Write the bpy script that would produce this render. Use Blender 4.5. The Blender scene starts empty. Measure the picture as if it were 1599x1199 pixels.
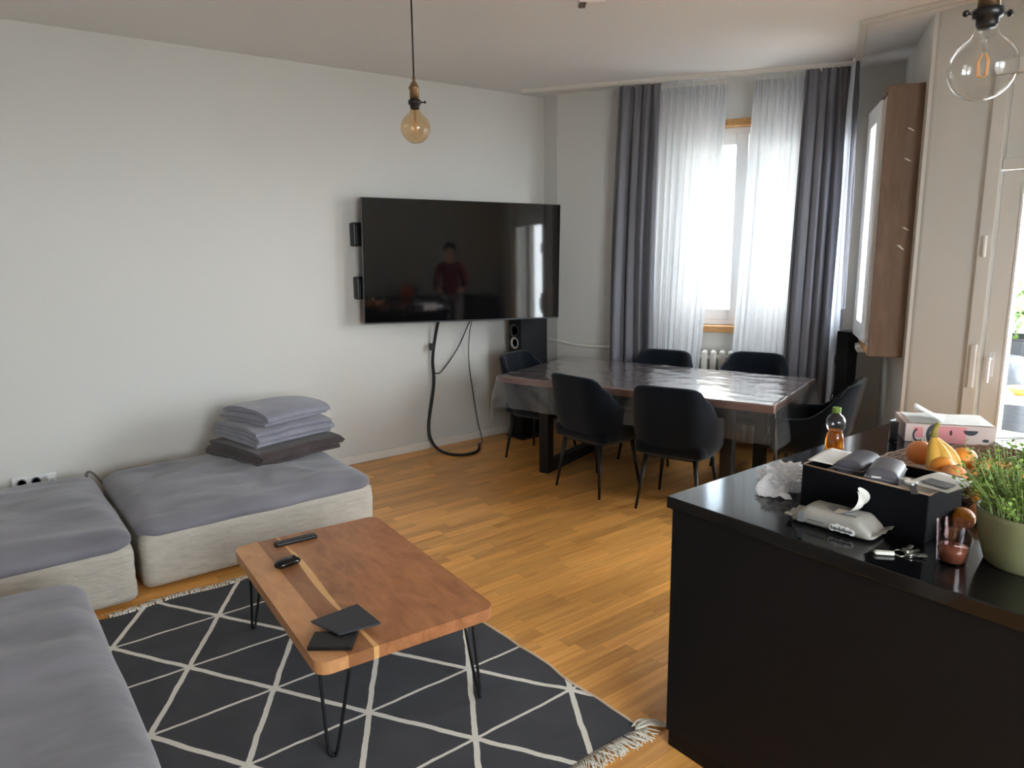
import bpy, bmesh, math, random
from mathutils import Vector, Matrix, noise
random.seed(7)
SC = bpy.context.scene
COL = SC.collection
PI = math.pi

# ------------------------------------------------------------------ camera
# room axes: x runs along the television wall, y towards it, z up; metres
cam_d = bpy.data.cameras.new('camera')
cam = bpy.data.objects.new('camera', cam_d); COL.objects.link(cam)
yaw, pit, rol = math.radians(52.39285), math.radians(10.81145), math.radians(-0.758595)
U = Vector((math.sin(yaw), math.cos(yaw), 0)); V = Vector((-math.cos(yaw), math.sin(yaw), 0))
def to_room(w): return Vector((U.dot(w), V.dot(w), w.z))
fw = Vector((0, math.cos(pit), -math.sin(pit))); rt = Vector((1, 0, 0)); dn = fw.cross(rt)
cr, sr = math.cos(rol), math.sin(rol)
rt2 = rt * cr - dn * sr; dn2 = rt * sr + dn * cr
cx, cy, cz = to_room(rt2), to_room(-dn2), to_room(-fw)
cam.matrix_world = Matrix(((cx.x, cy.x, cz.x, 0), (cx.y, cy.y, cz.y, 0), (cx.z, cy.z, cz.z, 1.72), (0, 0, 0, 1)))
cam_d.sensor_width = 36; cam_d.lens = 1133.066 / 1599 * 36
cam_d.clip_start = 0.02; cam_d.clip_end = 200
SC.camera = cam

# ------------------------------------------------------------------ world, daylight, exposure
world = bpy.data.worlds.new('overcast_sky'); SC.world = world
world.use_nodes = True
bg = world.node_tree.nodes['Background']
bg.inputs['Color'].default_value = (0.89, 0.95, 1.0, 1)
bg.inputs['Strength'].default_value = 5.0
SC.view_settings.view_transform = 'Standard'
SC.view_settings.look = 'None'
SC.view_settings.gamma = 1.0
SC.view_settings.use_curve_mapping = False
SC.view_settings.exposure = 2.55
SC.cycles.use_denoising = True
SC.cycles.max_bounces = 10
SC.cycles.diffuse_bounces = 6
SC.cycles.glossy_bounces = 4
SC.cycles.transparent_max_bounces = 16
SC.cycles.sample_clamp_indirect = 6.0

def portal(name, centre, inward, w, h):
    """daylight portal in a window opening: guides sky sampling, adds no light of its own"""
    L = bpy.data.lights.new(name, 'AREA'); L.shape = 'RECTANGLE'; L.size = w; L.size_y = h
    L.cycles.is_portal = True
    o = bpy.data.objects.new(name, L); COL.objects.link(o)
    o.location = centre
    o.rotation_euler = Vector((inward[0], inward[1], 0)).to_track_quat('-Z', 'Y').to_euler()
    return o

# ------------------------------------------------------------------ materials
def lin(c):
    return tuple(((x / 12.92) if x <= 0.04045 else ((x + 0.055) / 1.055) ** 2.4) for x in c)
def rgb(r, g, b): return (*lin((r / 255, g / 255, b / 255)), 1)
MATS = {}
def mat(name, col, rough=0.6, metal=0.0, spec=0.5, bump=0.0, bscale=50.0, var=0.0, vscale=8.0, stretch=(1, 1, 1), sheen=0.0, coat=0.0):
    if name in MATS: return MATS[name]
    m = bpy.data.materials.new(name); m.use_nodes = True
    nt = m.node_tree; b = nt.nodes['Principled BSDF']
    b.inputs['Base Color'].default_value = col
    b.inputs['Roughness'].default_value = rough
    b.inputs['Metallic'].default_value = metal
    b.inputs['Specular IOR Level'].default_value = spec
    if sheen: b.inputs['Sheen Weight'].default_value = sheen
    if coat: b.inputs['Coat Weight'].default_value = coat; b.inputs['Coat Roughness'].default_value = 0.05
    if bump or var:
        tc = nt.nodes.new('ShaderNodeTexCoord'); mp = nt.nodes.new('ShaderNodeMapping')
        mp.inputs['Scale'].default_value = stretch
        nt.links.new(tc.outputs['Object'], mp.inputs['Vector'])
    if bump:
        n = nt.nodes.new('ShaderNodeTexNoise'); n.inputs['Scale'].default_value = bscale; n.inputs['Detail'].default_value = 6
        bp = nt.nodes.new('ShaderNodeBump'); bp.inputs['Strength'].default_value = bump; bp.inputs['Distance'].default_value = 0.01
        nt.links.new(mp.outputs[0], n.inputs['Vector']); nt.links.new(n.outputs['Fac'], bp.inputs['Height'])
        nt.links.new(bp.outputs[0], b.inputs['Normal'])
    if var:
        n = nt.nodes.new('ShaderNodeTexNoise'); n.inputs['Scale'].default_value = vscale; n.inputs['Detail'].default_value = 5
        mr = nt.nodes.new('ShaderNodeMapRange'); mr.inputs['From Min'].default_value = 0.3; mr.inputs['From Max'].default_value = 0.7
        mr.inputs['To Min'].default_value = 1 - var; mr.inputs['To Max'].default_value = 1 + var
        mx = nt.nodes.new('ShaderNodeVectorMath'); mx.operation = 'SCALE'
        mx.inputs[0].default_value = col[:3]
        nt.links.new(mp.outputs[0], n.inputs['Vector']); nt.links.new(n.outputs['Fac'], mr.inputs['Value'])
        nt.links.new(mr.outputs[0], mx.inputs['Scale']); nt.links.new(mx.outputs[0], b.inputs['Base Color'])
    MATS[name] = m
    return m

def thin_glass(name, tint=(1, 1, 1, 1), base=0.04, rough=0.02, haze=0.0, hazecol=(1, 1, 1, 1), grazing=1.0, bump=0, bscale=20, power=4.0):
    """thin transparent sheet: straight-through light plus a Fresnel reflection"""
    m = bpy.data.materials.new(name); m.use_nodes = True
    nt = m.node_tree; nt.nodes.remove(nt.nodes['Principled BSDF']); out = nt.nodes['Material Output']
    tr = nt.nodes.new('ShaderNodeBsdfTransparent'); tr.inputs['Color'].default_value = tint
    gl = nt.nodes.new('ShaderNodeBsdfGlossy'); gl.inputs['Roughness'].default_value = rough
    fr = nt.nodes.new('ShaderNodeLayerWeight'); fr.inputs['Blend'].default_value = 0.5
    pw = nt.nodes.new('ShaderNodeMath'); pw.operation = 'POWER'; pw.inputs[1].default_value = power
    nt.links.new(fr.outputs['Facing'], pw.inputs[0])
    ml = nt.nodes.new('ShaderNodeMath'); ml.operation = 'MULTIPLY_ADD'; ml.inputs[1].default_value = grazing * 0.85; ml.inputs[2].default_value = base
    ml.use_clamp = True
    nt.links.new(pw.outputs[0], ml.inputs[0])
    mix = nt.nodes.new('ShaderNodeMixShader')
    nt.links.new(ml.outputs[0], mix.inputs[0]); nt.links.new(gl.outputs[0], mix.inputs[2])
    first = tr.outputs[0]
    if haze:
        df = nt.nodes.new('ShaderNodeBsdfDiffuse'); df.inputs['Color'].default_value = hazecol
        mh = nt.nodes.new('ShaderNodeMixShader'); mh.inputs[0].default_value = haze
        nt.links.new(tr.outputs[0], mh.inputs[1]); nt.links.new(df.outputs[0], mh.inputs[2]); first = mh.outputs[0]
    if bump:
        tc = nt.nodes.new('ShaderNodeTexCoord'); n = nt.nodes.new('ShaderNodeTexNoise'); n.inputs['Scale'].default_value = bscale
        bp = nt.nodes.new('ShaderNodeBump'); bp.inputs['Strength'].default_value = bump; bp.inputs['Distance'].default_value = 0.01
        nt.links.new(tc.outputs['Object'], n.inputs['Vector']); nt.links.new(n.outputs['Fac'], bp.inputs['Height'])
        nt.links.new(bp.outputs[0], gl.inputs['Normal']); nt.links.new(bp.outputs[0], fr.inputs['Normal'])
    nt.links.new(first, mix.inputs[1]); nt.links.new(mix.outputs[0], out.inputs['Surface'])
    MATS[name] = m
    return m

def cloth_translucent(name, col, trans, transp):
    """woven fabric: diffuse + translucent + open weave"""
    m = bpy.data.materials.new(name); m.use_nodes = True
    nt = m.node_tree; nt.nodes.remove(nt.nodes['Principled BSDF']); out = nt.nodes['Material Output']
    d = nt.nodes.new('ShaderNodeBsdfDiffuse'); d.inputs['Color'].default_value = col
    t = nt.nodes.new('ShaderNodeBsdfTranslucent'); t.inputs['Color'].default_value = col
    a = nt.nodes.new('ShaderNodeMixShader'); a.inputs[0].default_value = trans
    nt.links.new(d.outputs[0], a.inputs[1]); nt.links.new(t.outputs[0], a.inputs[2])
    p = nt.nodes.new('ShaderNodeBsdfTransparent')
    b = nt.nodes.new('ShaderNodeMixShader'); b.inputs[0].default_value = transp
    nt.links.new(a.outputs[0], b.inputs[1]); nt.links.new(p.outputs[0], b.inputs[2])
    nt.links.new(b.outputs[0], out.inputs['Surface'])
    MATS[name] = m
    return m

def wood(name, c1, c2, scale=(1, 12, 12), nscale=3.0, rough=0.45, tone=0.0, bump=0.05):
    """grain stretched along local x; tone = random spread between objects and pieces"""
    m = bpy.data.materials.new(name); m.use_nodes = True
    nt = m.node_tree; b = nt.nodes['Principled BSDF']; b.inputs['Roughness'].default_value = rough
    tc = nt.nodes.new('ShaderNodeNewGeometry') if tone else nt.nodes.new('ShaderNodeTexCoord')
    mp = nt.nodes.new('ShaderNodeMapping'); mp.inputs['Scale'].default_value = scale
    src = tc.outputs['Position'] if tone else tc.outputs['Object']
    rnd = None
    if tone:
        oi = nt.nodes.new('ShaderNodeObjectInfo')
        ad = nt.nodes.new('ShaderNodeMath'); ad.operation = 'ADD'
        nt.links.new(oi.outputs['Random'], ad.inputs[0]); nt.links.new(tc.outputs['Random Per Island'], ad.inputs[1])
        fr = nt.nodes.new('ShaderNodeMath'); fr.operation = 'FRACT'; nt.links.new(ad.outputs[0], fr.inputs[0])
        rnd = fr.outputs[0]
        sc_ = nt.nodes.new('ShaderNodeVectorMath'); sc_.operation = 'SCALE'; sc_.inputs[0].default_value = (37, 53, 11)
        nt.links.new(rnd, sc_.inputs['Scale'])
        av = nt.nodes.new('ShaderNodeVectorMath'); av.operation = 'ADD'
        nt.links.new(src, av.inputs[0]); nt.links.new(sc_.outputs[0], av.inputs[1]); src = av.outputs[0]
    nt.links.new(src, mp.inputs['Vector'])
    n = nt.nodes.new('ShaderNodeTexNoise'); n.inputs['Scale'].default_value = nscale; n.inputs['Detail'].default_value = 8
    n.inputs['Roughness'].default_value = 0.6; n.inputs['Distortion'].default_value = 0.6
    nt.links.new(mp.outputs[0], n.inputs['Vector'])
    cr_ = nt.nodes.new('ShaderNodeValToRGB'); cr_.color_ramp.elements[0].color = c1; cr_.color_ramp.elements[1].color = c2
    cr_.color_ramp.elements[0].position = 0.3; cr_.color_ramp.elements[1].position = 0.72
    nt.links.new(n.outputs['Fac'], cr_.inputs['Fac'])
    colout = cr_.outputs['Color']
    if tone:
        mr = nt.nodes.new('ShaderNodeMapRange'); mr.inputs['To Min'].default_value = 1 - tone; mr.inputs['To Max'].default_value = 1 + tone
        nt.links.new(rnd, mr.inputs['Value'])
        sv = nt.nodes.new('ShaderNodeVectorMath'); sv.operation = 'SCALE'
        nt.links.new(colout, sv.inputs[0]); nt.links.new(mr.outputs[0], sv.inputs['Scale']); colout = sv.outputs[0]
    nt.links.new(colout, b.inputs['Base Color'])
    if bump:
        bp = nt.nodes.new('ShaderNodeBump'); bp.inputs['Strength'].default_value = bump; bp.inputs['Distance'].default_value = 0.004
        nt.links.new(n.outputs['Fac'], bp.inputs['Height']); nt.links.new(bp.outputs[0], b.inputs['Normal'])
    MATS[name] = m
    return m

M_WALL = mat('wall_paint', rgb(205, 204, 199), 0.85, bump=0.04, bscale=120)
M_CEIL = mat('ceiling_paint', rgb(222, 221, 219), 0.9)
M_WHITE = mat('white_lacquer', rgb(228, 229, 230), 0.35)
M_TRIM = mat('trim_white', rgb(222, 219, 212), 0.5)
M_RAIL = mat('rail_white', rgb(215, 211, 203), 0.4)
M_RAWWOOD = wood('raw_pine', rgb(176, 126, 76), rgb(208, 162, 108), (2, 14, 14), 3, 0.7)
M_BROWN = wood('brown_board', rgb(104, 84, 70), rgb(126, 104, 88), (8, 8, 1.2), 3, 0.75)
M_FLOOR = wood('parquet', rgb(198, 135, 66), rgb(232, 174, 98), (1.3, 20, 5), 2.0, 0.32, tone=0.2, bump=0.02)
M_JOINT = mat('floor_joint', rgb(96, 62, 34), 0.8)
M_BLACKMET = mat('black_metal', rgb(20, 20, 22), 0.4, spec=0.4)
M_CHAIR = mat('navy_velvet', rgb(13, 19, 27), 0.95, spec=0.1, bump=0.1, bscale=400, sheen=0.15)
M_STONE = mat('black_granite', rgb(13, 13, 15), 0.1, spec=0.5, var=0.5, vscale=300)
M_CABINET = mat('anthracite_front', rgb(17, 17, 19), 0.6, spec=0.2)
M_GREYSOFA = mat('grey_plush', rgb(120, 118, 126), 0.95, spec=0.1, bump=0.7, bscale=8, var=0.24, vscale=4, sheen=0.3, stretch=(0.6, 1.3, 1))
M_CREAM = mat('cream_cotton', rgb(176, 169, 158), 0.9, spec=0.1, bump=1.0, bscale=11, var=0.07, vscale=12, stretch=(1, 1, 3))
M_DARKCURT = cloth_translucent('charcoal_curtain', rgb(116, 116, 122), 0.06, 0.0)
M_SHEER = cloth_translucent('white_voile', rgb(205, 208, 212), 0.36, 0.02)
M_GLASS = thin_glass('window_glass', (0.97, 0.98, 0.98, 1))
M_BRASS = mat('aged_brass', rgb(150, 124, 92), 0.38, metal=0.9)
M_BLACKPLASTIC = mat('black_plastic', rgb(19, 19, 21), 0.35)
M_PAPER = mat('white_paper', rgb(226, 226, 222), 0.7)

# ------------------------------------------------------------------ helpers
def link(o, parent=None):
    COL.objects.link(o)
    if parent is not None: o.parent = parent
    return o
def tag(o, label=None, cat=None, group=None, kind=None):
    if label: o['label'] = label
    if cat: o['category'] = cat
    if group: o['group'] = group
    if kind: o['kind'] = kind
    return o
def thing(name, label, cat, loc=(0, 0, 0), rz=0.0, group=None, kind=None):
    o = bpy.data.objects.new(name, None); o.empty_display_size = 0.05
    link(o); o.location = loc; o.rotation_euler = (0, 0, rz)
    return tag(o, label, cat, group, kind)
def obj(name, bm, m, parent=None, smooth=False, loc=None, rot=None):
    me = bpy.data.meshes.new(name)
    bmesh.ops.recalc_face_normals(bm, faces=bm.faces)
    bm.to_mesh(me); bm.free()
    if smooth:
        for p in me.polygons: p.use_smooth = True
    if m is not None:
        for mm in (m if isinstance(m, (list, tuple)) else [m]): me.materials.append(mm)
    o = bpy.data.objects.new(name, me); link(o, parent)
    if loc is not None: o.location = loc
    if rot is not None: o.rotation_euler = rot
    return o
def struct(name, bm, m, parent=None, smooth=False):
    o = obj(name, bm, m, parent, smooth)
    if parent is None: o['kind'] = 'structure'
    return o
def copy_tree(o, parent=None):
    c = o.copy(); link(c, parent)
    if parent is not None: c.matrix_parent_inverse = o.matrix_parent_inverse.copy()
    for ch in list(o.children): copy_tree(ch, c)
    return c
def BM(): return bmesh.new()
def box(bm, x0, x1, y0, y1, z0, z1, bev=0.0, seg=2, M=None):
    r = bmesh.ops.create_cube(bm, size=1.0)
    vs = r['verts']
    for v in vs:
        v.co = Vector(((x0 + x1) / 2 + v.co.x * (x1 - x0), (y0 + y1) / 2 + v.co.y * (y1 - y0), (z0 + z1) / 2 + v.co.z * (z1 - z0)))
    if bev:
        es = list({e for v in vs for e in v.link_edges})
        r2 = bmesh.ops.bevel(bm, geom=es, offset=bev, segments=seg, profile=0.5, affect='EDGES')
        vs = list({v for f in r2['faces'] for v in f.verts} | {v for v in vs if v.is_valid})
    if M is not None:
        for v in vs: v.co = M @ v.co
    return bm
def frame_m(p, d):
    """local (along d, left of d, up) -> room"""
    d = Vector((d[0], d[1], 0)).normalized()
    return Matrix(((d.x, -d.y, 0, p[0]), (d.y, d.x, 0, p[1]), (0, 0, 1, p[2] if len(p) > 2 else 0), (0, 0, 0, 1)))
def cyl(bm, p, q, r0, r1=None, seg=16, caps=True):
    p, q = Vector(p), Vector(q); r1 = r0 if r1 is None else r1
    ax = (q - p).normalized(); a = ax.orthogonal().normalized(); b = ax.cross(a)
    A = [bm.verts.new(p + (a * math.cos(t) + b * math.sin(t)) * r0) for t in [2 * PI * i / seg for i in range(seg)]]
    B = [bm.verts.new(q + (a * math.cos(t) + b * math.sin(t)) * r1) for t in [2 * PI * i / seg for i in range(seg)]]
    for i in range(seg): bm.faces.new((A[i], A[(i + 1) % seg], B[(i + 1) % seg], B[i]))
    if caps: bm.faces.new(A[::-1]); bm.faces.new(B)
    return bm
def lathe(bm, prof, seg=24, c=(0, 0, 0), cap=True):
    rings = []
    for r, z in prof:
        rings.append([bm.verts.new((c[0] + r * math.cos(2 * PI * i / seg), c[1] + r * math.sin(2 * PI * i / seg), c[2] + z)) for i in range(seg)])
    for A, B in zip(rings, rings[1:]):
        for i in range(seg): bm.faces.new((A[i], A[(i + 1) % seg], B[(i + 1) % seg], B[i]))
    if cap:
        bm.faces.new(rings[0][::-1]); bm.faces.new(rings[-1])
    return bm
def catmull(pts, n=8):
    pts = [Vector(p) for p in pts]; out = []
    P = [pts[0] * 2 - pts[1]] + pts + [pts[-1] * 2 - pts[-2]]
    for i in range(1, len(P) - 2):
        for k in range(n):
            t = k / n; a, b, c, d = P[i - 1], P[i], P[i + 1], P[i + 2]
            out.append(0.5 * ((2 * b) + (-a + c) * t + (2 * a - 5 * b + 4 * c - d) * t * t + (-a + 3 * b - 3 * c + d) * t ** 3))
    out.append(pts[-1]); return out
def tube(bm, pts, r, seg=8, caps=True):
    pts = [Vector(p) for p in pts]; n = len(pts)
    rr = r if isinstance(r, (list, tuple)) else [r] * n
    rings = []; t = (pts[1] - pts[0]).normalized(); a = t.orthogonal().normalized()
    for i, p in enumerate(pts):
        t = (pts[min(i + 1, n - 1)] - pts[max(i - 1, 0)]).normalized()
        a = (a - t * a.dot(t)); a = a.normalized() if a.length > 1e-6 else t.orthogonal().normalized()
        b = t.cross(a)
        rings.append([bm.verts.new(p + (a * math.cos(2 * PI * k / seg) + b * math.sin(2 * PI * k / seg)) * rr[i]) for k in range(seg)])
    for A, B in zip(rings, rings[1:]):
        for k in range(seg): bm.faces.new((A[k], A[(k + 1) % seg], B[(k + 1) % seg], B[k]))
    if caps: bm.faces.new(rings[0][::-1]); bm.faces.new(rings[-1])
    return bm
def prism(bm, poly, z0, z1):
    A = [bm.verts.new((x, y, z0)) for x, y in poly]; B = [bm.verts.new((x, y, z1)) for x, y in poly]
    n = len(poly)
    for i in range(n): bm.faces.new((A[i], A[(i + 1) % n], B[(i + 1) % n], B[i]))
    bm.faces.new(A[::-1]); bm.faces.new(B)
    return bm
def grid(bm, f, nu, nv):
    vs = [[bm.verts.new(f(i / nu, j / nv)) for j in range(nv + 1)] for i in range(nu + 1)]
    for i in range(nu):
        for j in range(nv): bm.faces.new((vs[i][j], vs[i + 1][j], vs[i + 1][j + 1], vs[i][j + 1]))
    return vs
def soft_box(bm, sx, sy, z0, z1, r, n=(24, 24, 8), fn=None, rz=None):
    """box with round edges of radius r, subdivided so that fn(co, nrm) can wrinkle it"""
    rz = r if rz is None else rz
    hx, hy, hz = sx / 2, sy / 2, (z1 - z0) / 2; zc = (z0 + z1) / 2
    cache = {}
    def pt(a, b, c):
        k = (round(a, 5), round(b, 5), round(c, 5))
        if k in cache: return cache[k]
        p = Vector((a * hx, b * hy, c * hz))
        q = Vector((max(-hx + r, min(hx - r, p.x)), max(-hy + r, min(hy - r, p.y)), max(-hz + rz, min(hz - rz, p.z))))
        d = p - q; d2 = Vector((d.x / r, d.y / r, d.z / rz))
        nrm = d2.normalized() if d2.length > 1e-6 else Vector((0, 0, c))
        m = max(abs(d2.x), abs(d2.y), abs(d2.z))
        if m > 1e-6:
            d2 = d2.normalized() * m
            p = q + Vector((d2.x * r, d2.y * r, d2.z * rz))
        co = Vector((p.x, p.y, p.z + zc))
        if fn: co = fn(co, nrm)
        cache[k] = bm.verts.new(co); return cache[k]
    def lin_(n_):
        # denser towards the edges
        return [math.sin((i / n_ - 0.5) * PI) * 0.35 + (i / n_ - 0.5) * 2 * 0.65 for i in range(n_ + 1)]
    X, Y, Z = lin_(n[0]), lin_(n[1]), lin_(n[2])
    for c in (-1, 1):
        for i in range(n[0]):
            for j in range(n[1]): bm.faces.new((pt(X[i], Y[j], c), pt(X[i + 1], Y[j], c), pt(X[i + 1], Y[j + 1], c), pt(X[i], Y[j + 1], c)))
        for i in range(n[0]):
            for k in range(n[2]): bm.faces.new((pt(X[i], c, Z[k]), pt(X[i + 1], c, Z[k]), pt(X[i + 1], c, Z[k + 1]), pt(X[i], c, Z[k + 1])))
        for j in range(n[1]):
            for k in range(n[2]): bm.faces.new((pt(c, Y[j], Z[k]), pt(c, Y[j + 1], Z[k]), pt(c, Y[j + 1], Z[k + 1]), pt(c, Y[j], Z[k + 1])))
    return bm
def nz(p, s=1.0, seed=0.0): return noise.noise(Vector(p) * s + Vector((seed, seed * 1.7, seed * 0.3)))

# ================================================================== THE ROOM
ZC = 3.02
YT = 5.266                                    # television wall
K = Vector((5.86, 2.747)); C1 = Vector((4.46, 5.09)); C3 = Vector((4.75, 2.08))
XL, YR = -1.7, -1.9
D1 = (K - C1).normalized(); N1 = Vector((-D1.y, D1.x)); L1 = (K - C1).length
D2 = (K - C3).normalized(); N2 = Vector((D2.y, -D2.x)); L2 = (K - C3).length
room = [(XL, YT), (XL, YR), (4.75, YR), (4.75, 2.08), (K.x, K.y), (C1.x, C1.y), (4.46, YT)]

bm = BM(); prism(bm, [(x * 1.0, y) for x, y in room], -0.2, -0.006)
floor = struct('floor', bm, M_JOINT)
bm = BM(); prism(bm, [(XL - .3, YT + .3), (XL - .3, YR - .3), (5.05, YR - .3), (5.05, 1.9), (6.2, 2.75), (4.9, YT + .3)], ZC, ZC + 0.2)
struct('ceiling', bm, M_CEIL)
bm = BM(); box(bm, XL - .25, 4.72, YT, YT + .25, -0.1, ZC); struct('wall_left', bm, M_WALL)
bm = BM(); box(bm, XL - .25, XL, YR - .25, YT, -0.1, ZC); struct('wall_front', bm, M_WALL)
RWX0, RWX1, RWZ0, RWZ1 = 0.0, 1.9, 0.9, 2.55
bm = BM()
for q in ((XL - .25, RWX0, -0.1, ZC), (RWX1, 5.0, -0.1, ZC), (RWX0, RWX1, -0.1, RWZ0), (RWX0, RWX1, RWZ1, ZC)): box(bm, q[0], q[1], YR - .25, YR, q[2], q[3])
struct('wall_rear', bm, M_WALL)
bm = BM(); box(bm, 4.46, 4.72, 5.085, YT, -0.1, ZC); struct('wall_corner', bm, M_WALL)

def wall_open(name, p, d, L, sgn, s0, s1, z0, z1, th=0.25):
    """wall from p along d, thickness to sgn*left, one opening"""
    M = frame_m((p.x, p.y), d); y0, y1 = (0, th) if sgn > 0 else (-th, 0)
    bm = BM()
    box(bm, 0, s0, y0, y1, -0.1, ZC, M=M); box(bm, s1, L, y0, y1, -0.1, ZC, M=M)
    if z0 > 0: box(bm, s0, s1, y0, y1, -0.1, z0, M=M)
    box(bm, s0, s1, y0, y1, z1, ZC, M=M)
    return struct(name, bm, M_WALL)
W1S0, W1S1, W1Z0, W1Z1 = L1 - 1.82, L1 - 0.38, 0.965, 2.705
wall_open('wall_back', C1, D1, L1 + 0.25, 1, W1S0, W1S1, W1Z0, W1Z1)
W2S0, W2S1, W2Z0, W2Z1 = 0.15, 1.2, 0.99, 2.64
wall_open('wall_bay', C3 + N2 * 0.0, D2, L2, -1, W2S0, W2S1, W2Z0, W2Z1)
DY0, DY1, DZ = -0.40, 1.69, 2.65
bm = BM()
box(bm, 4.75, 5.0, DY1, 2.03, -0.1, ZC); box(bm, 4.75, 5.0, YR, DY0, -0.1, ZC); box(bm, 4.75, 5.0, DY0, DY1, DZ, ZC)
cyl(bm, (4.80, 2.032, -0.1), (4.80, 2.032, ZC), 0.05, seg=28)
struct('wall_right', bm, M_WALL)

portal('daylight_portal_back', (C1.x + D1.x * (W1S0 + W1S1) / 2 + N1.x * .27, C1.y + D1.y * (W1S0 + W1S1) / 2 + N1.y * .27, (W1Z0 + W1Z1) / 2), (-N1.x, -N1.y), W1S1 - W1S0, W1Z1 - W1Z0)
portal('daylight_portal_bay', (C3.x + D2.x * (W2S0 + W2S1) / 2 + N2.x * .27, C3.y + D2.y * (W2S0 + W2S1) / 2 + N2.y * .27, (W2Z0 + W2Z1) / 2), (-N2.x, -N2.y), W2S1 - W2S0, W2Z1 - W2Z0)
portal('daylight_portal_rear', ((RWX0 + RWX1) / 2, YR - .27, (RWZ0 + RWZ1) / 2), (0, 1), RWX1 - RWX0, RWZ1 - RWZ0)
portal('daylight_portal_door', (5.03, (DY0 + DY1) / 2, 1.2), (-1, 0), DY1 - DY0, 2.3)

# baseboards
bm = BM(); box(bm, XL, 4.45, YT - 0.018, YT, 0, 0.07, 0.006); struct('baseboard_left', bm, M_TRIM)
bm = BM(); box(bm, 0, L1, -0.018, 0, 0, 0.07, 0.006, M=frame_m((C1.x, C1.y), D1)); struct('baseboard_back', bm, M_TRIM)

# ---- parquet: strips laid parallel to the television wall
SW = 0.071; LENS = [0.30, 0.36, 0.42, 0.48, 0.56]
strip_mesh = []
for L in LENS:
    bm = BM(); box(bm, 0.0004, L - 0.0004, 0.0004, SW - 0.0004, -0.006, 0.0)
    me = bpy.data.meshes.new('plank'); bm.to_mesh(me); bm.free(); me.materials.append(M_FLOOR); strip_mesh.append(me)
def in_room(x, y):
    if y > YT or x < XL or y < YR: return False
    if x > 4.75 and (Vector((x, y)) - C3).dot(N2) > 0.1 and y < 2.75: return False
    if (Vector((x, y)) - C1).dot(N1) > 0.05 and x > 4.4: return False
    if y < 2.08 and x > 4.75: return False
    return True
planks = []
y = YR; row = 0
rr = random.Random(3)
while y < YT - 0.02:
    x = XL - rr.random() * 0.5
    while x < 6.0:
        k = rr.randrange(5); L = LENS[k]
        if any(in_room(x + L * q, y + SW / 2) for q in (0.03, .5, .97)): planks.append((x, y, k))
        x += L
    y += SW; row += 1
def seen_score(x, y):
    if x < 0.62 and y > 1: return 0                       # under the sofas
    if y < 1.5 and x > 1.6: return 0                      # island
    if y < 1.0: return 0
    if 0.2 < x < 1.72 and 1.6 < y < 3.7: return 0         # under the rug
    if 0.5 < x < 1.9 and y > 3.82: return 0
    if x / max(y, .1) > 2.2: return 0
    return 1.0 / (x * x + y * y + 1.7 ** 2) ** 1.5
planks.sort(key=lambda p: -seen_score(p[0] + 0.2, p[1]))
rest = BM()
for i, (x, y, k) in enumerate(planks):
    if i < 300 and seen_score(x + .2, y) > 0:
        o = bpy.data.objects.new('plank', strip_mesh[k]); link(o, floor); o.location = (x, y, 0)
    else:
        box(rest, x + .0004, x + LENS[k] - .0004, y + .0004, y + SW - .0004, -0.006, 0.0)
o = obj('plank_field', rest, M_FLOOR, floor); o['kind'] = 'stuff'

# ---- window in the back wall of the bay
def casement(win, x0, x1, z0, z1, y, fr, M, dep=0.06, handle=None):
    """one sash: four profile bars and a pane, in wall-local coordinates (x along, y depth)"""
    bm = BM()
    box(bm, x0, x0 + fr, y, y + dep, z0, z1, 0.006, M=M); box(bm, x1 - fr, x1, y, y + dep, z0, z1, 0.006, M=M)
    box(bm, x0 + fr, x1 - fr, y, y + dep, z0, z0 + fr, 0.006, M=M); box(bm, x0 + fr, x1 - fr, y, y + dep, z1 - fr, z1, 0.006, M=M)
    s = obj('sash', bm, M_WHITE, win)
    bm = BM(); box(bm, x0 + fr, x1 - fr, y + dep * .45, y + dep * .45 + .006, z0 + fr, z1 - fr, M=M); obj('pane', bm, M_GLASS, s)
    if handle is not None:
        bm = BM(); hx, hz = handle
        box(bm, hx - .014, hx + .014, y - .008, y, hz - .035, hz + .035, 0.004, M=M)
        box(bm, hx - .009, hx + .009, y - .045, y - .008, hz - .009, hz + .009, 0.003, M=M)
        box(bm, hx - .010, hx + .010, y - .047, y - .03, hz - .12, hz + .009, 0.005, M=M)
        obj('handle', bm, M_WHITE, s)
    return s
MW1 = frame_m((C1.x, C1.y), D1)
win1 = bpy.data.objects.new('window_1', None); link(win1); tag(win1, 'white double casement window in raw wooden lining behind the voile', None, kind='structure')
B = 0.055
bm = BM(); box(bm, W1S0, W1S1, -0.03, 0.12, W1Z1 - B, W1Z1, 0.004, M=MW1); obj('lining_board', bm, M_RAWWOOD, win1)
bm = BM(); box(bm, W1S0, W1S1, -0.05, 0.12, W1Z0, W1Z0 + B, 0.004, M=MW1); obj('lining_board', bm, M_RAWWOOD, win1)
bm = BM(); box(bm, W1S0, W1S0 + B, -0.03, 0.12, W1Z0 + B, W1Z1 - B, 0.004, M=MW1); obj('lining_board', bm, M_RAWWOOD, win1)
bm = BM(); box(bm, W1S1 - B, W1S1, -0.03, 0.12, W1Z0 + B, W1Z1 - B, 0.004, M=MW1); obj('lining_board', bm, M_RAWWOOD, win1)
bm = BM()
a0, a1, z0, z1 = W1S0 + B, W1S1 - B, W1Z0 + B, W1Z1 - B
for q in ((a0, a0 + .05, z0, z1), (a1 - .05, a1, z0, z1), (a0, a1, z0, z0 + .05), (a0, a1, z1 - .05, z1)):
    box(bm, q[0], q[1], 0.08, 0.17, q[2], q[3], 0.004, M=MW1)
obj('window_frame', bm, M_WHITE, win1)
mid = L1 - 1.10
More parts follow.
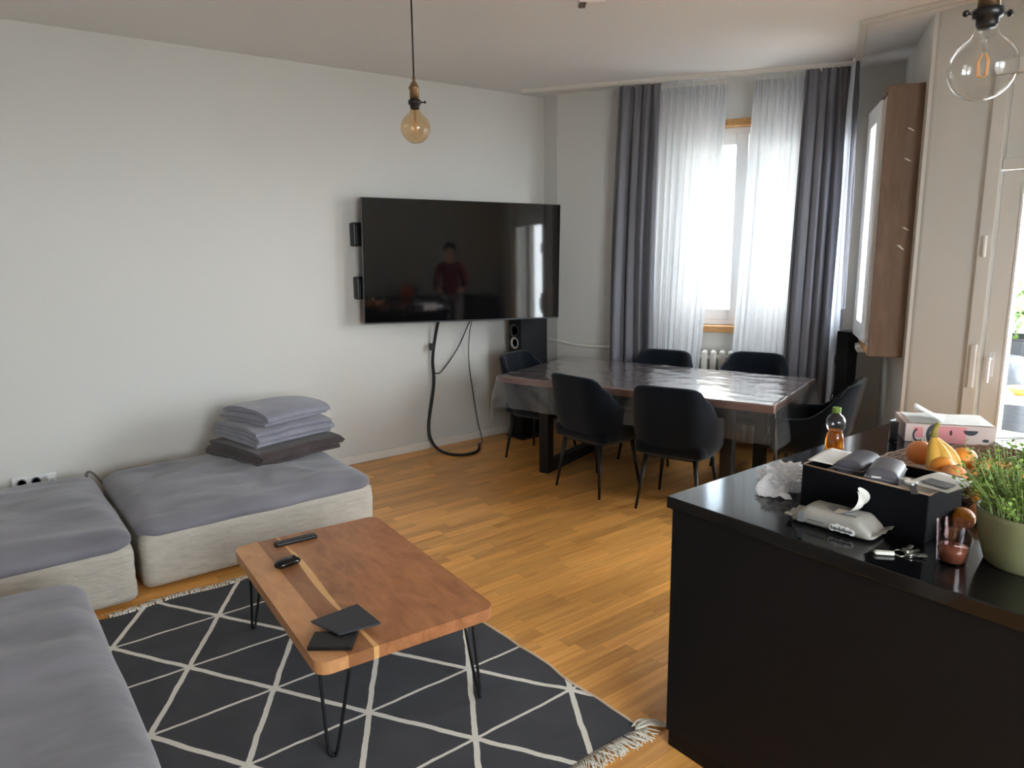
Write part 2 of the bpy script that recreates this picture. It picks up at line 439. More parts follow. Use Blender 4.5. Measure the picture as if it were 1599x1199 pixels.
casement(win1, a0 + .04, mid, z0 + .04, z1 - .04, 0.075, 0.095, MW1, handle=None)
casement(win1, mid + .004, a1 - .04, z0 + .04, z1 - .04, 0.075, 0.095, MW1, handle=(mid + 0.045, 1.72))

# ---- window in the side of the bay: wooden box lining standing proud of the wall
MW2 = frame_m((C3.x, C3.y), D2)              # local y>0 points into the room
win2 = bpy.data.objects.new('window_2', None); link(win2); tag(win2, 'open white window in a deep brown wooden box, beside the balcony door', None, kind='structure')
PJ = 0.205
bm = BM(); box(bm, W2S0 - .03, W2S0, -0.12, PJ, W2Z0 - .02, W2Z1 + .02, 0.004, M=MW2); obj('lining_board', bm, M_BROWN, win2)
bm = BM(); box(bm, W2S1 - .02, W2S1 + .02, -0.12, PJ, W2Z0 - .02, W2Z1 + .02, 0.004, M=MW2); obj('lining_board', bm, M_RAWWOOD, win2)
bm = BM(); box(bm, W2S0, W2S1 - .02, -0.12, PJ, W2Z1 - .01, W2Z1 + .02, 0.004, M=MW2); obj('lining_board', bm, M_BROWN, win2)
bm = BM(); box(bm, W2S0, W2S1 - .02, -0.12, PJ, W2Z0 - .02, W2Z0 + .02, 0.004, M=MW2); obj('lining_board', bm, M_RAWWOOD, win2)
for (za, zb) in ((1.66, 1.69), (1.78, 1.80), (2.2, 2.22), (2.38, 2.40)):   # paint and plaster remnants on the board
    bm = BM(); grid(bm, lambda a, b: MW2 @ Vector((W2S0 - .0315, 0.03 + (.010 + .006 * b) * (a - .2) + .03 * b + .02 * math.sin(za * 9), za + (zb - za) * b)), 3, 4)
    obj('plaster_scrap', bm, M_TRIM, win2)
bm = BM()
for q in ((W2S0, W2S0 + .05, W2Z0, W2Z1), (W2S1 - .07, W2S1 - .02, W2Z0, W2Z1), (W2S0, W2S1 - .02, W2Z0 + .02, W2Z0 + .07), (W2S0, W2S1 - .02, W2Z1 - .06, W2Z1 - .01)):
    box(bm, q[0], q[1], PJ - .10, PJ - .01, q[2], q[3], 0.004, M=MW2)
obj('window_frame', bm, M_WHITE, win2)
casement(win2, 0.70, W2S1 - .06, W2Z0 + .06, W2Z1 - .05, PJ - .07, 0.11, MW2)
MO = MW2 @ Matrix.Translation((W2S0 + .05, PJ - .03, 0)) @ Matrix.Rotation(math.radians(3), 4, 'Z')
casement(win2, 0.0, 0.52, W2Z0 + .06, W2Z1 - .05, 0.0, 0.12, MO)
bm = BM(); box(bm, W2S0 + .45, L2 - .02, 0, PJ + .03, W2Z0 - .06, W2Z0 - .022, 0.006, M=MW2); obj('window_sill', bm, M_TRIM, win2)

# ---- kitchen window behind the viewer
win3 = bpy.data.objects.new('window_3', None); link(win3); tag(win3, 'white double casement window in the rear kitchen wall', None, kind='structure')
MW3 = frame_m((RWX1, YR), (-1, 0)); Lw = RWX1 - RWX0
bm = BM()
for q in ((0, .05, RWZ0, RWZ1), (Lw - .05, Lw, RWZ0, RWZ1), (0, Lw, RWZ0, RWZ0 + .05), (0, Lw, RWZ1 - .05, RWZ1)): box(bm, q[0], q[1], 0.08, 0.17, q[2], q[3], 0.004, M=MW3)
obj('window_frame', bm, M_WHITE, win3)
casement(win3, .04, Lw / 2, RWZ0 + .04, RWZ1 - .04, 0.075, 0.08, MW3)
casement(win3, Lw / 2 + .004, Lw - .04, RWZ0 + .04, RWZ1 - .04, 0.075, 0.08, MW3, handle=(Lw / 2 + .04, 1.7))
bm = BM(); box(bm, -.04, Lw + .04, -0.12, 0.08, RWZ0 - .03, RWZ0, 0.006, M=MW3); obj('window_sill', bm, M_TRIM, win3)

# ---- balcony door
door = bpy.data.objects.new('door_1', None); link(door); tag(door, 'white balcony door with glass pane and lever handle', None, kind='structure')
M_DOOR = mat('door_white', rgb(214, 213, 208), 0.45)
bm = BM()
box(bm, 4.715, 4.85, DY1 - .045, DY1 + .03, 0, DZ - .046, 0.006); box(bm, 4.715, 4.85, DY0 - .03, DY0 + .045, 0, DZ - .046, 0.006)
box(bm, 4.715, 4.85, DY0 - .03, DY1 + .03, DZ - .045, DZ + .03, 0.006); box(bm, 4.73, 4.84, DY0 + .046, DY1 - .046, 2.10, 2.16, 0.006)
obj('door_frame', bm, M_DOOR, door)
bm = BM(); box(bm, 4.765, 4.81, DY0 + .045, DY1 - .045, 2.16, DZ - .045, 0.004); obj('transom_panel', bm, M_DOOR, door)
MD = Matrix(((0, 1, 0, 0), (1, 0, 0, 0), (0, 0, 1, 0), (0, 0, 0, 1)))     # local x -> room y, local y -> room x
ymid = (DY0 + DY1) / 2
for (ya, yb, hd) in ((ymid + .003, DY1 - .05, True), (DY0 + .05, ymid - .003, False)):
    bm = BM(); f = 0.115
    box(bm, 4.75, 4.81, ya, ya + f, 0.03, 2.095, 0.006); box(bm, 4.75, 4.81, yb - f, yb, 0.03, 2.095, 0.006)
    box(bm, 4.75, 4.81, ya + f, yb - f, 0.03, 0.22, 0.006); box(bm, 4.75, 4.81, ya + f, yb - f, 1.985, 2.095, 0.006)
    s = obj('door_leaf', bm, M_DOOR, door)
    bm = BM(); box(bm, 4.775, 4.781, ya + f, yb - f, 0.22, 1.985); obj('pane', bm, M_GLASS, s)
    bm = BM()
    for (p0, p1, q0, q1) in ((ya + f - .012, ya + f, .21, 2.0), (yb - f, yb - f + .012, .21, 2.0)):
        box(bm, 4.742, 4.752, p0, p1, q0, q1)
    obj('glazing_bead', bm, M_WHITE, s)
    if hd:
        bm = BM(); box(bm, 4.742, 4.752, yb - .06, yb - .03, 0.93, 1.08, 0.004)
        cyl(bm, (4.745, yb - .045, 1.04), (4.70, yb - .045, 1.04), 0.009); box(bm, 4.692, 4.708, yb - .056, yb - .036, 0.90, 1.05, 0.006)
        obj('handle', bm, M_WHITE, s)
bm = BM(); box(bm, 4.69, 4.714, DY1 - .03, DY1 - .0, 0.86, 1.12, 0.006); obj('espagnolette_bar', bm, M_DOOR, door)
bm = BM(); cyl(bm, (4.70, DY1 - .012, 1.62), (4.70, DY1 - .012, 1.74), 0.011); obj('hinge', bm, M_DOOR, door)

# ================================================================== OUTSIDE
M_CONC = mat('pale_concrete', rgb(150, 148, 144), 0.9, var=0.06)
bm = BM(); box(bm, -40, 60, -40, 60, -3.7, -3.5); g = struct('ground', bm, M_CONC)
bm = BM(); box(bm, 5.0, 7.4, -1.6, 2.45, -0.25, -0.06); struct('balcony_floor', bm, M_CONC)
bld = thing('apartment_house', 'pale rendered apartment house seen through the bay window', 'building', (12.0, 8.6, -3.5), math.atan2(D1.y, D1.x))
bm = BM(); box(bm, -9, 9, 0, 6, 0, 13.5); obj('wall', bm, mat('facade_cream', rgb(176, 171, 158), 0.9), bld)
M_PANE = mat('far_pane', rgb(150, 160, 170), 0.15)
for r_ in range(4):
    for c_ in range(7):
        bm = BM(); box(bm, -7.6 + c_ * 2.4, -6.5 + c_ * 2.4, -0.03, 0.05, 1.4 + r_ * 3.1, 3.1 + r_ * 3.1); w_ = obj('window', bm, M_PANE, bld)
        bm = BM()
        for q in ((-7.68, -7.6, 1.32, 3.18), (-6.5, -6.42, 1.32, 3.18), (-7.6, -6.5, 3.1, 3.18), (-7.6, -6.5, 1.32, 1.4), (-7.09, -7.01, 1.4, 3.1)):
            box(bm, q[0] + c_ * 2.4, q[1] + c_ * 2.4, -0.06, 0.0, q[2] + r_ * 3.1, q[3] + r_ * 3.1)
        obj('window_frame', bm, M_WHITE, w_)
bm = BM(); prism(bm, [(-9.4, -0.4), (9.4, -0.4), (9.4, 6.4), (-9.4, 6.4)], 13.5, 13.8); obj('roof', bm, mat('roof_tile', rgb(150, 92, 70), 0.8), bld)

# ================================================================== CURTAINS AND RAIL
RA0, RA1 = Vector((4.08, 5.107)), Vector((5.51, 2.93)); RB1 = Vector((4.60, 2.425)); RC1 = Vector((4.572, -0.6))
rail = thing('curtain_rail', 'white double ceiling curtain rail following the bay and balcony wall', 'curtain rail', (0, 0, 0))
for (p, q) in ((RA0, RA1), (RA1, RB1), (RB1 - Vector((0.03, 0)), RC1)):
    bm = BM(); L = (q - p).length; M = frame_m((p.x, p.y), q - p)
    box(bm, 0, L, -0.022, 0.022, 2.998, ZC, 0.003, M=M)
    box(bm, 0, L, -0.018, -0.010, 2.992, 2.999, M=M); box(bm, 0, L, 0.010, 0.018, 2.992, 2.999, M=M)
    obj('rail_section', bm, M_RAIL, rail)

DRA = (RA1 - RA0).normalized(); NRA = Vector((-DRA.y, DRA.x))
def curtain(name, label, t0, t1, b0, b1, folds, amp, z0, z1, m, p=RA0, d=DRA, off=0.0, seed=0.0, cat='curtain', group=None, sway=0.0, head=True, nu=None):
    """pleated cloth from top span t0..t1 to bottom span b0..b1 along a rail"""
    n = Vector((-d.y, d.x)); nu = nu or folds * 12; nv = 26
    root = thing(name, label, cat, (p.x + d.x * (t0 + t1) / 2, p.y + d.y * (t0 + t1) / 2, 0), math.atan2(d.y, d.x), group)
    c = (t0 + t1) / 2
    def f(a, b):
        z = z0 + (z1 - z0) * b
        s = (b0 + (b1 - b0) * a) * (1 - b) + (t0 + (t1 - t0) * a) * b
        ph = a * folds * 2 * PI + 0.8 * math.sin(a * 9 + seed) + 0.5 * (1 - b) * math.sin(a * 5 + seed * 2)
        A = amp * (0.55 + 0.45 * (1 - b)) * (0.8 + 0.5 * nz((a * 6, seed, b * 1.5)))
        y = A * math.sin(ph) + 0.3 * A * math.sin(2.3 * ph + seed) + 0.02 * nz((a * 3, b * 2, seed), 1.0)
        if head and b > 0.9: y = y * (0.35 + 0.65 * (1 - b) / 0.1) + 0.012 * math.sin(3 * ph) * (b - .9) / .1
        s += 0.35 * A * math.cos(ph) * (1 if 0.02 < a < 0.98 else 0) + sway * math.sin(b * PI)
        return Vector((s - c, off + y, z))
    bm = BM(); grid(bm, f, nu, nv)
    obj('cloth', bm, m, root, smooth=True)
    if head:
        bm = BM()
        for k in range(max(2, folds)):
            a = (k + 0.5) / max(2, folds); s = t0 + (t1 - t0) * a - c
            box(bm, s - .004, s + .004, off - .006, off + .006, z1 - 0.02, 2.99)
        obj('gliders', bm, M_RAIL, root)['kind'] = 'stuff'
    return root
curtain('dark_curtain', 'charcoal pleated floor-length curtain beside the tower speaker and pipe', 0.83, 1.17, 0.78, 1.18, 4, 0.07, 0.03, 2.985, M_DARKCURT, seed=1.0, off=0.03, sway=-0.03)
curtain('dark_curtain', 'charcoal pleated curtain bunched at the outer corner of the bay', 2.25, 2.61, 2.19, 2.63, 5, 0.06, 0.03, 2.985, M_DARKCURT, seed=2.2, off=-0.02)
DRB = (RB1 - RA1).normalized()
curtain('dark_curtain', 'narrow charcoal curtain end folded around the rail corner', -0.02, 0.10, 0.0, 0.06, 2, 0.03, 1.2, 3.0, M_DARKCURT, p=RA1, d=DRB, seed=4.0, off=0.0)
curtain('voile_curtain', 'sheer white voile hanging beside the inner charcoal curtain', 1.15, 1.70, 1.12, 1.50, 9, 0.022, 0.06, 2.94, M_SHEER, seed=3.1, off=0.035, nu=160)
curtain('voile_curtain', 'sheer white voile hanging beside the outer charcoal curtain', 1.885, 2.27, 1.78, 2.24, 8, 0.022, 0.06, 2.945, M_SHEER, seed=5.7, off=0.035, nu=140)
curtain('voile_curtain', 'pale grey voile hanging past the bay corner towards the open window', 0.05, 0.28, 0.02, 0.24, 4, 0.03, 0.25, 2.96, cloth_translucent('grey_voile', rgb(196, 200, 208), 0.5, 0.1), p=RA1, d=DRB, seed=6.3, off=-0.03)

# ---- radiator and pipe
rad = thing('radiator', 'white ribbed radiator under the bay window', 'radiator', (C1.x, C1.y, 0), math.atan2(D1.y, D1.x))
for i in range(18):
    s = L1 - 1.75 + i * 0.072
    bm = BM(); box(bm, s, s + 0.05, -0.17, -0.05, 0.14, 0.82, 0.018, 3); obj('rib', bm, M_TRIM, rad)
bm = BM(); cyl(bm, (L1 - 1.78, -0.11, 0.2), (L1 - .44, -0.11, 0.2), 0.02); cyl(bm, (L1 - 1.78, -0.11, 0.76), (L1 - .44, -0.11, 0.76), 0.02)
for s in (L1 - 1.6, L1 - .6): box(bm, s - .015, s + .015, -0.13, -0.09, 0.0, 0.16)
obj('header_pipe', bm, M_TRIM, rad)
bm = BM(); tube(bm, catmull([(4.435, 5.24, 0.845), (4.425, 5.14, 0.845), (4.43, 5.06, .843), (4.50, 4.93, .82), (4.60, 4.76, 0.806), (4.78, 4.45, .804), (4.92, 4.22, 0.802), (5.02, 4.07, .80)], 6), 0.013, 8)
tag(obj('heating_pipe', bm, M_TRIM, None, True), 'thin white heating pipe running along the wall beside the charcoal curtain', 'pipe')

# ================================================================== TELEVISION AND WALL GEAR
tvL = Vector((2.52, 5.11)); tvA = math.atan2(4.715 - 5.11, 4.16 - 2.52)
tv = thing('television', 'large black flat television on the white wall, angled towards the kitchen', 'television', (tvL.x, tvL.y, 1.613), tvA)
tv.rotation_euler = (0, math.radians(1.3), tvA)
TW, TH = 1.69, 0.956
bm = BM(); box(bm, 0, TW, 0.0, 0.03, -TH / 2, TH / 2, 0.003); obj('frame', bm, mat('tv_frame', rgb(66, 68, 70), 0.35, metal=0.6), tv)
bm = BM(); box(bm, 0.006, TW - 0.006, -0.002, 0.004, -TH / 2 + 0.012, TH / 2 - 0.006); obj('screen', bm, mat('tv_screen', rgb(11, 11, 13), 0.045, spec=0.9), tv)
bm = BM(); box(bm, 0.25, TW - .25, 0.03, 0.055, -TH / 2 + .06, TH / 2 - .3, 0.01); obj('rear_housing', bm, M_BLACKPLASTIC, tv)
bm = BM(); cyl(bm, (0.62, 0.05, 0.02), (0.55, 0.24, 0.02), 0.025); box(bm, .4, .9, .05, .07, -.2, .2); obj('mount_arm', bm, M_BLACKMET, tv)
for (x0, z0, z1, lab) in ((2.497, 1.727, 1.908, 'small black box on the wall by the upper edge of the television'), (2.505, 1.322, 1.498, 'small black box on the wall by the lower edge of the television')):
    t = thing('wall_speaker', lab, 'speaker', (x0, YT, z0))
    bm = BM(); box(bm, 0, 0.15, -0.075, -0.002, 0, z1 - z0, 0.012, 3); obj('body', bm, M_BLACKPLASTIC, t)
    bm = BM(); box(bm, 0.02, 0.13, -0.082, -0.074, 0.02, z1 - z0 - .02, 0.003); obj('grille', bm, M_BLACKMET, t)
YC = 5.235
cab = [(3.23, 5.10, 1.25), (3.222, 5.2, 1.069), (3.187, YC, .79), (3.19, YC, .57), (3.125, YC, .21), (3.12, 5.17, .07), (3.13, 5.02, .02), (3.20, 4.89, .012), (3.32, 4.86, .012), (3.42, 4.92, .012), (3.497, 5.02, .02)]
bm = BM(); tube(bm, catmull(cab, 6), 0.013, 8)
t = tag(obj('cable_sleeve', bm, M_BLACKPLASTIC, None, True), 'thick black cable sleeve looping from the television to the floor', 'cable')
bm = BM(); box(bm, 3.155, 3.185, YC - .03, YC - .005, .86, .92, .004); obj('cable_clip', bm, M_BLACKMET, t)
bm = BM(); tube(bm, catmull([(3.49, 5.0, 1.2), (3.49, 5.12, 1.076), (3.44, YC, .847), (3.27, YC, .665), (3.195, YC, .66)], 6), 0.005, 6)
tag(obj('thin_cable', bm, M_BLACKPLASTIC, None, True), 'thin dark cable curving from the television into the cable sleeve', 'cable')
bm = BM(); tube(bm, catmull([(3.52, 5.0, 1.2), (3.53, 5.15, 1.06), (3.555, YC, .751), (3.60, YC, .401), (3.64, YC, .161), (3.60, 5.12, .02), (3.50, 5.03, .02)], 6), 0.004, 6)
tag(obj('thin_cable', bm, M_BLACKPLASTIC, None, True), 'thin dark cable hanging straight from the television to the floor', 'cable')

sk = thing('wall_socket_strip', 'white wall socket strip with plugs above the sofa edge', 'socket', (0, YT, 0))
bm = BM(); box(bm, 0.165, 0.40, -0.02, 0.0, 0.27, 0.355, 0.005); obj('cover_plate', bm, M_WHITE, sk)
for x in (0.215, 0.29):
    bm = BM(); lathe(bm, [(0.026, 0), (0.026, .004), (0.02, .004), (0.02, -.008)], 16); bmesh.ops.rotate(bm, verts=bm.verts, matrix=Matrix.Rotation(PI / 2, 3, 'X')); bmesh.ops.translate(bm, verts=bm.verts, vec=(x, -0.02, 0.318)); obj('socket', bm, mat('socket_grey', rgb(120, 120, 120), .5), sk)
bm = BM(); box(bm, 0.345, 0.395, -0.055, -0.02, 0.295, 0.345, 0.012, 3); obj('plug', bm, M_WHITE, sk)
bm = BM(); tube(bm, catmull([(0.37, -0.055, .315), (0.40, -0.09, .30), (0.42, -0.10, .2)], 5), 0.006, 6); obj('plug_cord', bm, M_BLACKPLASTIC, sk)
bm = BM(); tube(bm, catmull([(0.56, 5.22, .26), (0.565, 5.22, .315), (0.585, 5.21, .325), (0.62, 5.16, .28), (0.66, 5.1, .2)], 6), 0.006, 6)
tag(obj('grey_cable', bm, mat('grey_rubber', rgb(110, 110, 110), .6), None, True), 'grey cable loop against the wall behind the sofa gap', 'cable')

def tower(name, label, loc, rz, h, w=0.21, d=0.28, drivers=True):
    t = thing(name, label, 'speaker', loc, rz, 'tower speakers')
    bm = BM(); box(bm, -w / 2, w / 2, -d / 2, d / 2, 0.02, h, 0.006); obj('cabinet', bm, mat('speaker_black', rgb(13, 13, 14), .6, spec=.25), t)
    bm = BM(); box(bm, -w / 2 - .02, w / 2 + .02, -d / 2 - .02, d / 2 + .02, 0, 0.02, .004); obj('plinth', bm, M_BLACKPLASTIC, t)
    def ring(z, r, m, nm, bulge):
        bm = BM(); lathe(bm, [(r * 1.12, 0), (r * 1.12, .008), (r, .010), (r * .85, .004), (r * .45, -.012 + bulge), (r * .2, bulge)], 24)
        bmesh.ops.rotate(bm, verts=bm.verts, matrix=Matrix.Rotation(PI / 2, 3, 'X')); bmesh.ops.translate(bm, verts=bm.verts, vec=(0, -d / 2, z))
        obj(nm, bm, m, t, True)
    if drivers:
        ring(h - .09, .028, M_BLACKPLASTIC, 'tweeter', .004)
        ring(h - .22, .055, mat('cone_black', rgb(40, 40, 42), .3), 'midrange_driver', 0)
        ring(h - .33, .047, mat('cone_silver', rgb(178, 178, 176), .35), 'silver_driver', 0)
        ring(h - .52, .065, M_BLACKPLASTIC, 'woofer', 0)
    return t
tower('tower_speaker', 'tall black tower speaker in the corner below the television', (4.075, 5.045, 0), math.radians(-90), 1.20, .18, .30)
tower('tower_speaker', 'tall black tower speaker at the outer bay corner behind the end chair', (5.33, 2.76, 0), math.radians(172), 1.055, .12, .10)

# ================================================================== DINING TABLE
TT = Vector((0.30, -0.954)).normalized(); TWd = Vector((-TT.y, TT.x))
TO = Vector((3.229, 4.378))                       # near left corner of the top
trz = math.atan2(TT.y, TT.x)
TLn, TWi = 2.06, 1.06
dt = thing('dining_table', 'long reddish wooden dining table on black steel frame legs', 'table', (TO.x, TO.y, 0), trz)
M_TTOP = wood('redwood_top', rgb(108, 72, 62), rgb(150, 106, 92), (1.5, 12, 12), 2.5, 0.3)
nb = 7
for i in range(nb):
    bm = BM(); box(bm, 0.0, TLn, TWi * i / nb + .0006, TWi * (i + 1) / nb - .0006, 0.70, 0.748, 0.003, 1); obj('plank', bm, M_TTOP, dt)
for s in (0.30, TLn - 0.36):
    bm = BM()
    box(bm, s, s + .08, 0.12, 0.20, 0, 0.70, 0.003); box(bm, s, s + .08, TWi - .20, TWi - .12, 0, 0.70, 0.003)
    box(bm, s, s + .08, 0.20, TWi - .20, 0, 0.08, 0.003); box(bm, s, s + .08, 0.20, TWi - .20, 0.62, 0.70, 0.003)
    obj('leg_frame', bm, M_BLACKMET, dt)
# plastic cover
M_FILM = thin_glass('clear_film', (0.96, 0.97, 0.975, 1), base=0.035, rough=0.2, haze=0.06, hazecol=(.8, .82, .85, 1), grazing=1.3, power=1.6)
cov = thing('table_cover', 'clear plastic film draped over the dining table', 'tablecloth', (TO.x, TO.y, 0.749), trz)
def film(a, b):
    ov, od = 0.28, 0.24
    X = -0.27 + (TLn + 0.27 + ov) * a; Y = -od + (TWi + 2 * od) * b
    z = 0.003 + 0.007 * max(0, nz((X * 1.2, Y * 3.2, 1), 3.0)) + 0.006 * max(0, .25 - abs(nz((X * 3, Y * 2.4, 9), 2.4))) + 0.004 * max(0, nz((X * 3, Y * 2, 9), 4.0))
    ox = max(0, -X, X - TLn); oy = max(0, -Y, Y - TWi)
    if ox > 0 or oy > 0:
        x = min(max(X, 0), TLn); y = min(max(Y, 0), TWi); drop = math.hypot(ox, oy)
        sx = (1 if X > TLn else -1) if ox > 0 else 0; sy = (1 if Y > TWi else -1) if oy > 0 else 0
        wv = 0.012 * math.sin(X * 13 + Y * 9) * min(1, drop * 6)
        x += sx * (0.004 + 0.10 * drop * (ox / drop)) + (wv * .6 if sx else 0); y += sy * (0.004 + 0.10 * drop * (oy / drop)) + (wv if sy else 0)
        if ox > 0 and oy > 0:
            x += sx * 0.12 * min(ox, oy); y += sy * .12 * min(ox, oy)
            drop = (ox + oy) * .92
        return Vector((x, y, z - drop))
    return Vector((X, Y, z))
bm = BM(); grid(bm, film, 170, 110)
obj('film', bm, M_FILM, cov, True)

# ================================================================== CHAIRS
def make_chair():
    t = thing('dining_chair', 'x', 'chair')
    zb = 0.37
    path = []
    hw, bk, fr_, rc = 0.272, -0.235, 0.20, 0.17
    n1, n2, n3 = 7, 8, 10
    for i in range(n1): path.append((fr_ + (bk + rc - fr_) * i / n1, hw))
    for i in range(n2): a = PI / 2 * i / n2; path.append((bk + rc - rc * math.sin(a), hw - rc + rc * math.cos(a)))
    for i in range(n3 + 1): path.append((bk, (hw - rc) * (1 - 2 * i / n3)))
    half = path[:n1 + n2]
    path = path + [(x, -y) for x, y in reversed(half)]
    N = len(path)
    def top(x, y):
        k = (x - bk) / (fr_ - bk)              # 0 at the back, 1 at the arm ends
        h = 0.835 if k < 0.10 else 0.60 + 0.235 * max(0, 1 - (k - .10) / 0.50) ** 1.5
        h -= 0.02 * max(0, k - .6) / .4
        h -= 0.035 * max(0, (abs(y) - 0.12) / 0.15) ** 2 * (1 if k < .2 else 0)
        return h
    th = 0.045
    bm = BM(); nv = 10
    rings = []
    for i, (x, y) in enumerate(path):
        xa, ya = path[max(i - 1, 0)]; xb, yb = path[min(i + 1, N - 1)]
        tx, ty = xb - xa, yb - ya; l = math.hypot(tx, ty); nx, ny = ty / l, -tx / l   # outward or inward
        if nx * x + ny * y < 0: nx, ny = -nx, -ny
        h = top(x, y); ring = []
        for j in range(nv + 1):                    # outer face, bottom to top
            b = j / nv; z = zb + (h - zb) * b
            lean = -0.075 * max(0, (z - 0.45) / 0.4) * (1 if x < 0 else max(0, 1 - x / .2))
            tuck = -0.045 * (1 - min(1, b * 2.5)) ** 2
            ring.append(Vector((x + lean + nx * tuck, y + ny * tuck, z)))
        for k in range(1, 5):
            a = PI * k / 5
            base = ring[nv]
            ring.append(Vector((base.x - nx * th / 2 * (1 - math.cos(a)), base.y - ny * th / 2 * (1 - math.cos(a)), base.z + math.sin(a) * 0.015)))
        for j in range(nv, -1, -1):
            o_ = ring[j]; ring.append(Vector((o_.x - nx * th, o_.y - ny * th, o_.z)))
        rings.append([bm.verts.new(p) for p in ring])
    for A, Bq in zip(rings, rings[1:]):
        for j in range(len(A)):
            bm.faces.new((A[j], A[(j + 1) % len(A)], Bq[(j + 1) % len(A)], Bq[j]))
    bm.faces.new(rings[0]); bm.faces.new(rings[-1][::-1])
    obj('backrest', bm, M_CHAIR, t, True)
    bm = BM(); soft_box(bm, 0.47, 0.47, 0.375, 0.475, 0.04, (10, 10, 4), lambda c, n: Vector((c.x, c.y, c.z + 0.012 * max(0, 1 - (c.x ** 2 + c.y ** 2) * 16) * (n.z > .5))))
    bmesh.ops.translate(bm, verts=bm.verts, vec=(0.015, 0, 0)); obj('seat', bm, M_CHAIR, t, True)
    bm = BM(); box(bm, -0.17, 0.19, -0.18, 0.18, 0.355, 0.378, 0.004); obj('seat_frame', bm, M_BLACKMET, t)
    for sx in (-1, 1):
        for sy in (-1, 1):
            bm = BM(); cyl(bm, (sx * 0.165, sy * 0.165, 0.37), (sx * 0.215, sy * 0.21, 0.0), 0.016, 0.009, 12); obj('leg', bm, M_BLACKMET, t, True)
    return t
chair0 = make_chair()
CH = [((3.56, 3.615), 3, 'dark blue upholstered armchair at the long side of the table, nearest the television'),
      ((3.70, 3.00), 20, 'dark blue upholstered armchair with its back to the kitchen island corner'),
      ((3.745, 4.47), -72.5, 'dark blue upholstered armchair at the table end by the television wall'),
      ((4.425, 3.865), 201, 'dark blue upholstered armchair in front of the inner charcoal curtain and voile'),
      ((4.84, 3.27), 201, 'dark blue upholstered armchair in front of the radiator and outer charcoal curtain'),
      ((4.43, 2.50), 109, 'dark blue upholstered armchair at the table end beneath the open window')]
for i, ((x, y), a, lab) in enumerate(CH):
    c = chair0 if i == 0 else copy_tree(chair0)
    c.location = (x, y, 0); c.rotation_euler = (0, 0, math.radians(a)); c['label'] = lab; c['group'] = 'armchairs around the dining table'; c['category'] = 'chair'

# ================================================================== SOFA MODULES
def wrinkle(sx, sy, top, seed, depth=0.024):
    def f(co, n):
        if n.z > 0.2:
            wx = co.x + .12 * nz((co.x * 3, co.y * 3, 5), 1, seed)
            r = nz((wx * 2.2, co.y * 5, 0), 1.3, seed) * depth + (0.5 - abs(nz((wx * 4, co.y * 7, 0), 1.2, seed + 3)) * 2) * depth * .55 * max(0, nz((co.x, co.y, 2), 1.8, seed) + .45)
            d = (max(0, 1 - (2 * co.x / sx) ** 2) * max(0, 1 - (2 * co.y / sy) ** 2)) ** .5
            return Vector((co.x, co.y, co.z + (r * (.35 + .65 * min(1, d * 1.6)) + 0.04 * d) * n.z))
        return co + n * (nz((co.x * 4, co.y * 4, co.z * 12), 1.0, seed) * 0.006)
    return f
def sofa(label, x0, x1, y0, y1, top, seam, seed, rz=0.0):
    sx, sy = x1 - x0, y1 - y0
    t = thing('sofa_module', label, 'sofa', ((x0 + x1) / 2, (y0 + y1) / 2, 0), rz, 'low modules of the corner sofa')
    bm = BM(); soft_box(bm, sx, sy, 0.02, seam + .03, 0.05, (30, 26, 10), lambda c, n: c + Vector((n.x, n.y, 0)) * (0.006 * nz((c.x * 9, c.y * 9, c.z * 22), 1, seed)), rz=0.03)
    obj('base', bm, M_CREAM, t, True)
    bm = BM(); soft_box(bm, sx + 0.012, sy + 0.012, seam - .012, top, 0.11, (64, 56, 10), wrinkle(sx, sy, top, seed), rz=(top - seam) * .5)
    obj('cover', bm, M_GREYSOFA, t, True)
    return t
sofa('grey-covered low sofa module with cream sides carrying the folded blankets', 0.605, 1.90, 3.845, 4.98, 0.370, 0.285, 1.3)
sofa('grey-covered low sofa module with cream side, beside the wall sockets', -0.75, 0.565, 3.76, 5.03, 0.370, 0.285, 4.1)
sofa('grey-covered sofa module standing over the rug edge, nearest the camera', -0.85, 0.285, 1.25, 3.27, 0.43, 0.30, 8.2)

